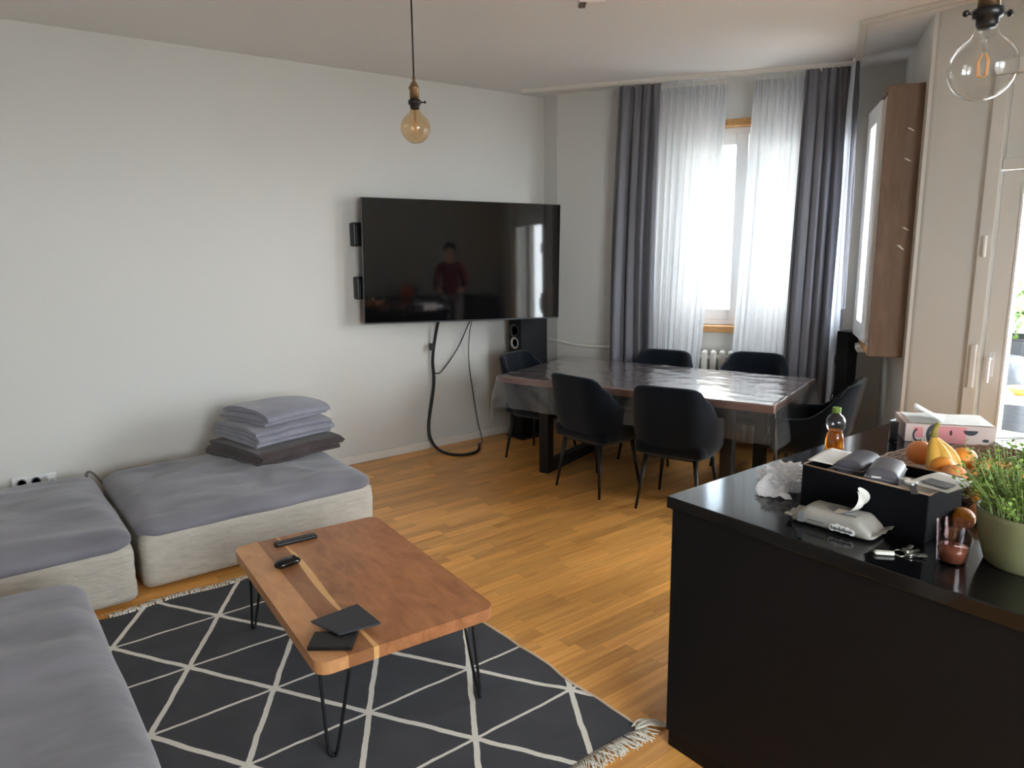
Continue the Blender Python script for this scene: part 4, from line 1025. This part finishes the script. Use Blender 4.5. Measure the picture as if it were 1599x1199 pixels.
# ---- keys
ky = thing('key_bunch', 'bunch of steel keys with a white fob on the worktop', 'keys', (1.895, 0.785, IZ), math.radians(-50))
M_KEY = mat('key_steel', rgb(168, 164, 154), .3, metal=.9)
bm = BM(); soft_box(bm, .05, .018, 0, .010, .006, (8, 5, 3), None, rz=.004); bmesh.ops.translate(bm, verts=bm.verts, vec=(-.052, -.006, .001)); obj('fob', bm, mat('fob_white', rgb(214, 212, 204), .4), ky, True)
bm = BM(); tube(bm, [(-.012 + .014 * math.cos(a), .004 + .014 * math.sin(a), .004 + .003 * math.sin(a)) for a in [2 * PI * k / 20 for k in range(21)]], .0015, 6, False); obj('ring', bm, M_KEY, ky, True)
for k, a in enumerate((.15, .6, -.35, 1.0)):
    bm = BM(); lathe(bm, [(.011, 0), (.011, .002)], 14); bmesh.ops.translate(bm, verts=bm.verts, vec=(.012, 0, 0)); box(bm, .02, .052, -.004, .004, 0, .002); box(bm, .03, .036, -.007, -.004, 0, .002); box(bm, .042, .048, -.0065, -.004, 0, .002)
    obj('key', bm, M_KEY, ky, False, (0, .004, .001 + k * .0028), (0, 0, a))

# ---- drinking glass
gl_ = thing('drinking_glass', 'rose tinted tumbler with a little reddish brown drink', 'glass', (1.943, 0.692, IZ))
bm = BM(); lathe(bm, [(.0315, 0), (.034, .004), (.0365, .04), (.0415, .108)], 32, cap=False); lathe(bm, [(.029, .006), (.0345, .04), (.0395, .108)], 32, cap=False)
bmesh.ops.create_circle(bm, cap_ends=True, radius=.0315, segments=32); obj('tumbler', bm, thin_glass('rose_glass', (.93, .84, .84, 1), base=.05, rough=.02, grazing=1.0), gl_, True)
bm = BM(); lathe(bm, [(.028, .007), (.0325, .03), (.0342, .044), (.0001, .0441)], 32); obj('drink', bm, mat('berry_drink', rgb(120, 84, 62), .12), gl_, True)

# ---- potted cress
pp = thing('potted_herb', 'bushy green herb in a sage green pot beside the tumbler', 'plant', (2.068, 0.572, IZ))
bm = BM(); lathe(bm, [(.080, 0), (.088, .006), (.104, .06), (.114, .128), (.115, .142), (.109, .143), (.107, .128)], 40, cap=False); bmesh.ops.create_circle(bm, cap_ends=True, radius=.080, segments=40); obj('pot', bm, mat('pot_green', rgb(116, 116, 82), .45), pp, True)
bm = BM(); bmesh.ops.create_circle(bm, cap_ends=True, radius=.1075, segments=30); bmesh.ops.translate(bm, verts=bm.verts, vec=(0, 0, .122)); obj('soil', bm, mat('soil', rgb(66, 52, 40), .95), pp)
rr = random.Random(21); stems = BM(); leaves = BM()
for k in range(330):
    a = rr.random() * 2 * PI; r = .10 * math.sqrt(rr.random()); h = rr.uniform(.06, .165)
    p = Vector((r * math.cos(a), r * math.sin(a), .122)); out = Vector((math.cos(a), math.sin(a), 0)) * (r / .10) * .062 * rr.uniform(.4, 1.4)
    q = p + out + Vector((rr.uniform(-.012, .012), rr.uniform(-.012, .012), h))
    tube(stems, [p, (p + q) / 2 - out * .2, q], .0009, 3)
    for l in range(rr.randrange(7, 12)):
        f = rr.uniform(.45, 1.03); c = p.lerp(q, f); d = Vector((rr.uniform(-1, 1), rr.uniform(-1, 1), rr.uniform(-.3, .8))).normalized()
        s = d.cross(Vector((0, 0, 1))).normalized(); L = rr.uniform(.009, .018); c2 = c + d * .004
        vs = [leaves.verts.new(c2), leaves.verts.new(c2 + d * L * .5 + s * L * .38), leaves.verts.new(c2 + d * L - Vector((0, 0, L * .15))), leaves.verts.new(c2 + d * L * .5 - s * L * .38)]
        leaves.faces.new(vs)
M_LEAF = mat('herb_leaf', rgb(122, 152, 68), .6, var=.3, vscale=60)
o = obj('stems', stems, mat('herb_stem', rgb(132, 150, 84), .6), pp); o['kind'] = 'stuff'
o = obj('foliage', leaves, M_LEAF, pp); o['kind'] = 'stuff'

# ---- fruit tray and fruit
tr = thing('fruit_basket', 'shallow brown woven basket holding fruit', 'basket', (2.68, 0.96, IZ), math.radians(-14))
M_WICK = mat('wicker', rgb(112, 84, 62), .8, bump=.8, bscale=90, var=.35, vscale=60)
bm = BM()
for k in range(7):
    tube(bm, [((.30 + .006 * k) * math.cos(a), (.175 + .005 * k) * math.sin(a), .006 + .0075 * k + .002 * math.sin(a * 24 + k * PI)) for a in [2 * PI * q / 72 for q in range(73)]], .0052, 6, False)
obj('woven_rim', bm, M_WICK, tr, True)
bm = BM(); lathe(bm, [(.0001, .003), (.30, .003), (.30, .006), (.0001, .006)], 40, cap=False); bmesh.ops.scale(bm, verts=bm.verts, vec=(1, .58, 1)); obj('base', bm, M_WICK, tr)
M_OR = mat('orange_peel', rgb(232, 146, 50), .42, bump=.25, bscale=160)
M_OR2 = mat('peach_skin', rgb(222, 142, 82), .5, var=.12, vscale=10)
def fruit(label, loc, R, m, cat='orange', name='orange', sq=.92, grp='oranges in the woven basket', tilt=(0, 0, 0)):
    t = thing(name, label, cat, loc, 0, grp); t.rotation_euler = tilt
    prof = [(max(.0006, R * math.sin(a) * (1 + .02 * math.cos(2 * a))), R * sq * (1 - math.cos(a)) - (.05 * R if k in (0, 16) else 0) * (1 if k else -1)) for k, a in enumerate([PI * k / 16 for k in range(17)])]
    bm = BM(); lathe(bm, prof, 24); obj('skin', bm, m, t, True)
    bm = BM(); lathe(bm, [(.0045, R * sq * 1.93), (.004, R * sq * 2 - .002), (.001, R * sq * 2)], 8); obj('stem_button', bm, mat('stem_brown', rgb(112, 110, 50), .8), t)
zf = IZ + .008
fruit('large peach-coloured fruit at the back of the basket beside the bananas', (2.60, 1.06, zf + .035), .044, M_OR2, 'fruit', 'peach', .95)
fruit('orange in the basket on the window side of the bananas', (2.665, .945, zf + .03), .042, M_OR)
fruit('orange in the basket directly behind the white card', (2.50, .945, zf + .03), .041, M_OR)
fruit('reddish peach in the basket behind the white card corner', (2.46, .895, zf + .025), .040, M_OR2, 'fruit', 'peach')
fruit('orange resting against the herb foliage by the drinking glass', (2.40, .80, zf), .038, M_OR, tilt=(.4, .3, 0))
fruit('bright orange lying behind the tumbler', (2.20, .768, IZ), .034, M_OR)
fruit('small brownish fruit wedged between box and herb pot', (2.30, .758, IZ), .030, mat('brown_fruit', rgb(176, 112, 66), .6), 'fruit', 'dried_fruit')
bb = thing('banana_bunch', 'ripe banana bunch standing stem up in the basket', 'bananas', (2.545, 1.0, zf), 0); bb.scale = (1.35, 1.35, 1.2)
M_BAN = mat('banana_peel', rgb(214, 166, 72), .5, var=.1, vscale=14)
for k, (ax, sp) in enumerate(((-2.6, .9), (-1.9, 1.0), (-1.2, 1.15))):
    dx, dy = math.cos(ax) * sp, math.sin(ax) * sp
    pts = catmull([(0.0, .0, .135), (dx * .012, dy * .012, .112), (dx * .032, dy * .032, .085), (dx * .044, dy * .044, .052), (dx * .040, dy * .040, .022), (dx * .028, dy * .028, .006)], 5)
    n = len(pts); bm = BM(); tube(bm, pts, [.006 + .0125 * math.sin(PI * min(1, max(0, (i / n - .08) / .96))) ** .6 if i / n > .1 else .006 for i in range(n)], 8); obj('banana', bm, M_BAN, bb, True)
bm = BM(); tube(bm, [(0, 0, .128), (.004, .0, .150), (.012, -.004, .168)], [.010, .007, .006], 8); obj('stem', bm, mat('banana_stem', rgb(148, 134, 60), .7), bb, True)
cr_t = thing('croissant', 'golden brown croissant showing above the herb foliage', 'pastry', (2.64, .835, zf + .03), math.radians(-60))
pts = [(-.075 + .15 * k / 20, .03 * math.cos((k / 20 - .5) * PI * 1.1) - .02, .022 + .012 * math.sin(PI * k / 20)) for k in range(21)]
bm = BM(); tube(bm, pts, [.006 + .026 * math.sin(PI * k / 20) ** .8 + .003 * (k % 4 == 0) for k in range(21)], 12); obj('crust', bm, mat('crust', rgb(214, 136, 60), .5, var=.2, vscale=30), cr_t, True)

# ---- patterned carton, white tray
PX = Vector((3.03, 1.30)); PD = (Vector((3.215, 1.036)) - PX).normalized()
cb = thing('patterned_carton', 'pale carton with pink and black shapes and loose paper on top', 'carton', (PX.x, PX.y, IZ), math.atan2(PD.y, PD.x))
CL_, CD_, CHH = .325, .22, .075
M_CTN = mat('carton_pale', rgb(206, 186, 178), .7); M_PINK = mat('print_pink', rgb(214, 138, 140), .6); M_CBK = mat('print_black', rgb(40, 46, 54), .6)
bm = BM(); box(bm, 0, CL_, 0, CD_, 0, CHH, .003); obj('body', bm, M_CTN, cb)
bm = BM(); box(bm, .10, .22, -.0012, .0, .002, CHH - .004); obj('print_panel', bm, M_PINK, cb)
bm = BM(); box(bm, .03, .065, -.0012, .0, .02, CHH - .012); obj('print_panel', bm, M_PINK, cb)
def blob(x, z, rx, rz_, a0=0, a1=2 * PI, inner=0):
    bm = BM(); n = 20; pts = [(x + rx * math.cos(a0 + (a1 - a0) * k / n), z + rz_ * math.sin(a0 + (a1 - a0) * k / n)) for k in range(n + 1)]
    if inner: pts += [(x + rx * inner * math.cos(a1 - (a1 - a0) * k / n), z + rz_ * inner * math.sin(a1 - (a1 - a0) * k / n)) for k in range(n + 1)]
    A = [bm.verts.new((px_, -.0016, pz_)) for px_, pz_ in pts]; Bq = [bm.verts.new((px_, -.0004, pz_)) for px_, pz_ in pts]; n = len(pts)
    for i in range(n):
        if (A[i].co - A[(i + 1) % n].co).length > 1e-6: bm.faces.new((A[i], A[(i + 1) % n], Bq[(i + 1) % n], Bq[i]))
    bm.faces.new(A); obj('print_shape', bm, M_CBK, cb)
blob(.105, .035, .028, .042, PI * .5, PI * 1.5, .55); blob(.235, .058, .026, .02, PI, 2 * PI); blob(.05, .03, .022, .03, PI * .6, PI * 1.7, .7); blob(.165, .045, .005, .011); blob(.29, .02, .012, .006)
bm = BM(); grid(bm, lambda a, b: Vector((.02 + .30 * a, .01 + .2 * b, CHH + .003 + .004 * nz((a * 4, b * 4, 1)))), 8, 8); obj('flap', bm, M_PAPER, cb)
sheet('crumpled_paper', 'creased white paper standing up on the patterned carton', (3.16, 1.27, IZ + CHH + .022), .3, .15, .12, curl=.03, rx=.25, seed=1)
bm = BM(); grid(bm, lambda a, b: Vector(((a - .5) * .12, .02 * math.sin(a * 5), b * .085 - .012 * a)), 8, 6); r_ = bmesh.ops.extrude_face_region(bm, geom=bm.faces[:]); bmesh.ops.translate(bm, verts=[v for v in r_['geom'] if isinstance(v, bmesh.types.BMVert)], vec=(0, .003, 0))
tag(obj('dark_bag', bm, mat('dark_film', rgb(24, 26, 34), .3), None, True, (3.03, 1.345, IZ + .002), (0, 0, .7)), 'crumpled dark bag standing beside the patterned carton', 'bag')
wtr = thing('serving_tray', 'white serving tray at the far end of the worktop', 'tray', (3.30, .885, IZ), math.radians(-50))
bm = BM(); box(bm, -.17, .17, -.12, .12, .002, .008, .002); obj('base', bm, M_WHITE, wtr)
bm = BM(); tube(bm, [(-.17, -.12, .016), (.17, -.12, .016), (.17, .12, .016), (-.17, .12, .016), (-.17, -.12, .016)], .006, 6); obj('rim', bm, M_WHITE, wtr, True)
bm = BM(); tube(bm, catmull([(3.21, .93, IZ + .028), (3.27, .91, IZ + .042), (3.33, .87, IZ + .046), (3.38, .82, IZ + .04)], 5), [.004] * 3 + [.010] * 10 + [.006] * 3, 8)
tag(obj('green_chilli', bm, mat('pepper_green', rgb(132, 150, 62), .35), None, True), 'long green pepper lying on the white tray', 'pepper')

# ================================================================== BALCONY
bm = BM(); box(bm, 7.2, 7.32, -1.6, 2.45, -0.06, 0.75); struct('wall_parapet', bm, M_CONC)
pl = thing('planter', 'dark grey planter with leafy greens on the balcony', 'planter', (6.85, 2.15, -0.03))
bm = BM(); lathe(bm, [(.16, .58), (.2, .60), (.24, .95), (.25, .97), (.23, .97), (.22, .9)], 24); box(bm, -.2, .2, -.2, .2, 0, .58, .01); obj('pot', bm, mat('planter_grey', rgb(40, 42, 46), .6), pl)
rr = random.Random(5); bm = BM()
for k in range(420):
    a = rr.random() * 2 * PI; r = .3 * math.sqrt(rr.random()); c = Vector((r * math.cos(a), r * math.sin(a), .95 + rr.random() * .42)); d = Vector((rr.uniform(-1, 1), rr.uniform(-1, 1), rr.uniform(0, 1))).normalized(); s = d.cross(Vector((0, 0, 1))).normalized(); L = rr.uniform(.05, .09)
    bm.faces.new([bm.verts.new(c), bm.verts.new(c + d * L * .5 + s * L * .3), bm.verts.new(c + d * L), bm.verts.new(c + d * L * .5 - s * L * .3)])
o = obj('foliage', bm, mat('balcony_leaf', rgb(70, 98, 26), .6, var=.25, vscale=9), pl); o['kind'] = 'stuff'
bt_ = thing('balcony_table', 'small folding table with crossed dark legs on the balcony', 'table', (5.82, 1.60, -0.06), .3)
bm = BM(); box(bm, -.3, .3, -.3, .3, .70, .73, .006); obj('tabletop', bm, M_WHITE, bt_)
for s in (-1, 1):
    for q in (-1, 1):
        bm = BM(); cyl(bm, (s * .28, q * .27, 0), (-s * .28, q * .27 , .70), .014, seg=8); obj('leg', bm, M_BLACKMET, bt_)
t = thing('orange_bowl', 'orange bowl on the balcony table', 'bowl', (5.72, 1.72, .672)); bm = BM(); lathe(bm, [(.04, 0), (.07, .02), (.09, .05), (.086, .05), (.066, .024), (.001, .01)], 20, cap=False); obj('bowl', bm, mat('bowl_orange', rgb(238, 140, 50), .4), t, True)
bm = BM(); bmesh.ops.create_icosphere(bm, subdivisions=3, radius=1)
for v in bm.verts:
    n = v.co.normalized(); r = 1 + .2 * nz(n, 2, 4) + .1 * nz(n, 5, 1); v.co = Vector((n.x * .16 * r, n.y * .16 * r, .46 + n.z * .46 * r))
tag(obj('refuse_sack', bm, mat('sack_grey', rgb(60, 64, 70), .35), None, True, (6.38, 1.98, -.055)), 'grey plastic sack beside the balcony planter', 'bag')

# ================================================================== REAR KITCHEN RUN (mirrored in the television)
for k, lab in enumerate(('anthracite base cabinet beside the rear window', 'anthracite base cabinet below the orange pot', 'anthracite base cabinet behind the standing person', 'anthracite base cabinet in the rear corner by the balcony wall')):
    x0 = 2.0 + k * 0.66
    t = thing('base_cabinet', lab, 'cabinet', (x0, YR, 0), 0, 'kitchen base cabinets along the rear wall')
    bm = BM(); box(bm, 0.002, 0.658, 0.01, 0.56, 0.08, 0.86, 0.002); obj('body', bm, M_CABINET, t)
    bm = BM(); box(bm, 0.02, 0.64, 0.01, 0.50, 0.0, 0.08); obj('plinth', bm, M_BLACKMET, t)
    bm = BM(); box(bm, 0.004, 0.656, 0.562, 0.58, 0.085, 0.855, 0.002); d_ = obj('door', bm, M_CABINET, t)
    bm = BM(); cyl(bm, (0.2, 0.60, 0.78), (0.46, 0.60, 0.78), 0.006, seg=10); cyl(bm, (0.22, 0.58, 0.78), (0.22, 0.60, 0.78), 0.005, seg=8); cyl(bm, (0.44, 0.58, 0.78), (0.44, 0.60, 0.78), 0.005, seg=8); obj('handle', bm, mat('steel', rgb(170, 172, 176), .25, metal=.9), d_)
tag(obj('rear_worktop', box(BM(), 2.0, 4.64, YR + .005, YR + .61, 0.862, 0.90, 0.003), M_STONE), 'black worktop along the rear kitchen wall', 'worktop')
pt = thing('cooking_pot', 'orange enamel cooking pot on the rear worktop', 'pot', (3.14, YR + .3, 0.901))
bm = BM(); lathe(bm, [(.10, 0), (.125, .01), (.13, .13), (.126, .135)], 28); obj('body', bm, mat('enamel_orange', rgb(222, 110, 40), .25), pt, True)
bm = BM(); lathe(bm, [(.131, .136), (.12, .15), (.05, .165), (.018, .168), (.022, .185), (.012, .19)], 28); obj('lid', bm, mat('enamel_orange', rgb(222, 110, 40), .25), pt, True)
for sx in (-1, 1):
    bm = BM(); tube(bm, catmull([(sx * .125, -.035, .10), (sx * .165, -.03, .105), (sx * .165, .03, .105), (sx * .125, .035, .10)], 5), .007, 8); obj('handle', bm, M_BLACKPLASTIC, pt, True)

# ---- the person mirrored in the television, standing at the end of the island
per = thing('person', 'person in a dark red jumper and grey trousers standing at the island end', 'person', (3.80, -0.92, 0.0), math.radians(8))
def skin(name, verts, edges, m, root=0, sub=2):
    me = bpy.data.meshes.new(name); me.from_pydata([v[:3] for v in verts], edges, []); me.materials.append(m)
    o = bpy.data.objects.new(name, me); link(o, per)
    sk_ = o.modifiers.new('skin', 'SKIN'); sk_.use_smooth_shade = True
    if not me.skin_vertices: me.attributes.new('skin_vertices', 'FLOAT', 'POINT')
    for i, v in enumerate(verts):
        d = me.skin_vertices[0].data[i]; d.radius = (v[3], v[4] if len(v) > 4 else v[3]); d.use_root = (i == root)
    ss = o.modifiers.new('smooth', 'SUBSURF'); ss.levels = sub; ss.render_levels = sub
    return o
def figure(off, parts):
    """joint graph facing local +y; off = extra radius for clothing"""
    V, E, idx = [], [], {}
    def add(n, x, y, z, r, prev=None, r2=None):
        idx[n] = len(V); V.append((x, y, z, r + off, (r2 or r) + off))
        if prev: E.append((idx[prev], idx[n]))
    add('pelvis', 0, 0, .98, .125, None, .10)
    if 'torso' in parts:
        add('waist', 0, .005, 1.10, .12, 'pelvis', .09); add('chest', 0, .0, 1.30, .145, 'waist', .10); add('collar', 0, -.005, 1.43, .09, 'chest', .07)
        if 'head' in parts:
            add('neck', 0, .01, 1.50, .052, 'collar'); add('jaw', 0, .035, 1.575, .068, 'neck', .075); add('head', 0, .02, 1.655, .078, 'jaw', .098); add('crown', 0, .005, 1.71, .05, 'head', .06)
        for s in (-1, 1):
            n = 'l' if s < 0 else 'r'
            add(n + 'sh', s * .175, -.005, 1.40, .062, 'collar'); add(n + 'up', s * .215, -.01, 1.27, .05, n + 'sh'); add(n + 'el', s * .235, .0, 1.12, .042, n + 'up')
            add(n + 'fa', s * .215, .11, 1.07, .037, n + 'el')
            if 'hands' in parts:
                add(n + 'wr', s * .185, .225, 1.045, .026, n + 'fa', .022); add(n + 'pa', s * .175, .285, 1.035, .036, n + 'wr', .017)
                for k, (dx, L) in enumerate(((-.026, .062), (-.009, .072), (.009, .068), (.026, .052))):
                    add(n + 'f%da' % k, s * .175 + dx, .322, 1.033, .0088, n + 'pa'); add(n + 'f%db' % k, s * .172 + dx * 1.05, .322 + L * .55, 1.028, .008, n + 'f%da' % k); add(n + 'f%dc' % k, s * .170 + dx * 1.05, .322 + L, 1.015, .0068, n + 'f%db' % k)
                add(n + 'ta', s * .175 - s * .042, .285, 1.03, .011, n + 'pa'); add(n + 'tb', s * .175 - s * .058, .318, 1.024, .009, n + 'ta')
            else: add(n + 'cu', s * .195, .19, 1.053, .033, n + 'fa')
    if 'legs' not in parts: add('hem', 0, 0, .90, .128, 'pelvis', .105)
    if 'legs' in parts:
        for s in (-1, 1):
            n = 'L' if s < 0 else 'R'
            add(n + 'hip', s * .095, 0, .90, .095, 'pelvis'); add(n + 'th', s * .105, .01, .70, .078, n + 'hip'); add(n + 'kn', s * .108, .015, .50, .056, n + 'th')
            add(n + 'ca', s * .11, -.01, .34, .055, n + 'kn'); add(n + 'an', s * .112, -.015, .10, .036, n + 'ca')
            if 'feet' in parts: add(n + 'he', s * .114, -.02, .045, .036, n + 'an', .036); add(n + 'ba', s * .12, .12, .034, .04, n + 'he', .028); add(n + 'to', s * .124, .18, .03, .03, n + 'ba', .02)
    return V, E
M_SKIN = mat('skin_tone', rgb(196, 152, 126), .6)
V_, E_ = figure(0.0, ('torso', 'head', 'hands', 'legs', 'feet'))
skin('body', V_, E_, M_SKIN)
V_, E_ = figure(0.014, ('torso',)); skin('jumper', V_, E_, mat('jumper_red', rgb(104, 34, 34), .9))
V_, E_ = figure(0.013, ('legs',)); skin('trousers', V_, E_, mat('trousers_grey', rgb(120, 120, 122), .9))
bm = BM(); bmesh.ops.create_uvsphere(bm, u_segments=24, v_segments=16, radius=1)
for v in list(bm.verts):
    v.co = Vector((v.co.x * .098, v.co.y * .115 - .002, v.co.z * .105 + 1.685))
bmesh.ops.delete(bm, geom=[v for v in bm.verts if v.co.y > .035 and v.co.z < 1.715 or v.co.z < 1.60], context='VERTS')
obj('hair', bm, mat('hair_dark', rgb(38, 30, 26), .7), per, True)
for s_ in (-1, 1):
    bm = BM(); bmesh.ops.create_uvsphere(bm, u_segments=10, v_segments=8, radius=.011); bmesh.ops.translate(bm, verts=bm.verts, vec=(s_ * .031, .106, 1.645)); obj('eye', bm, mat('eye_dark', rgb(50, 40, 36), .2), per, True)
    bm = BM(); bmesh.ops.create_uvsphere(bm, u_segments=10, v_segments=8, radius=1); bmesh.ops.scale(bm, verts=bm.verts, vec=(.010, .019, .03)); bmesh.ops.translate(bm, verts=bm.verts, vec=(s_ * .083, .012, 1.635)); obj('ear', bm, M_SKIN, per, True)
    bm = BM(); soft_box(bm, .095, .27, 0.0, .075, .035, (8, 12, 4), lambda c, n: Vector((c.x, c.y, c.z * (1 - .35 * max(0, c.y / .13)))), rz=.03); bmesh.ops.translate(bm, verts=bm.verts, vec=(s_ * .118, .07, 0)); obj('shoe', bm, mat('shoe_dark', rgb(40, 40, 44), .6), per, True)
bm = BM(); tube(bm, [(0, .098, 1.645), (0, .118, 1.615), (0, .122, 1.606), (0, .105, 1.598)], [.008, .012, .013, .008], 8); obj('nose', bm, M_SKIN, per, True)
bm = BM(); tube(bm, [(-.022, .103, 1.572), (0, .112, 1.570), (.022, .103, 1.572)], [.003, .006, .003], 6); obj('mouth', bm, mat('lips', rgb(160, 96, 88), .5), per, True)
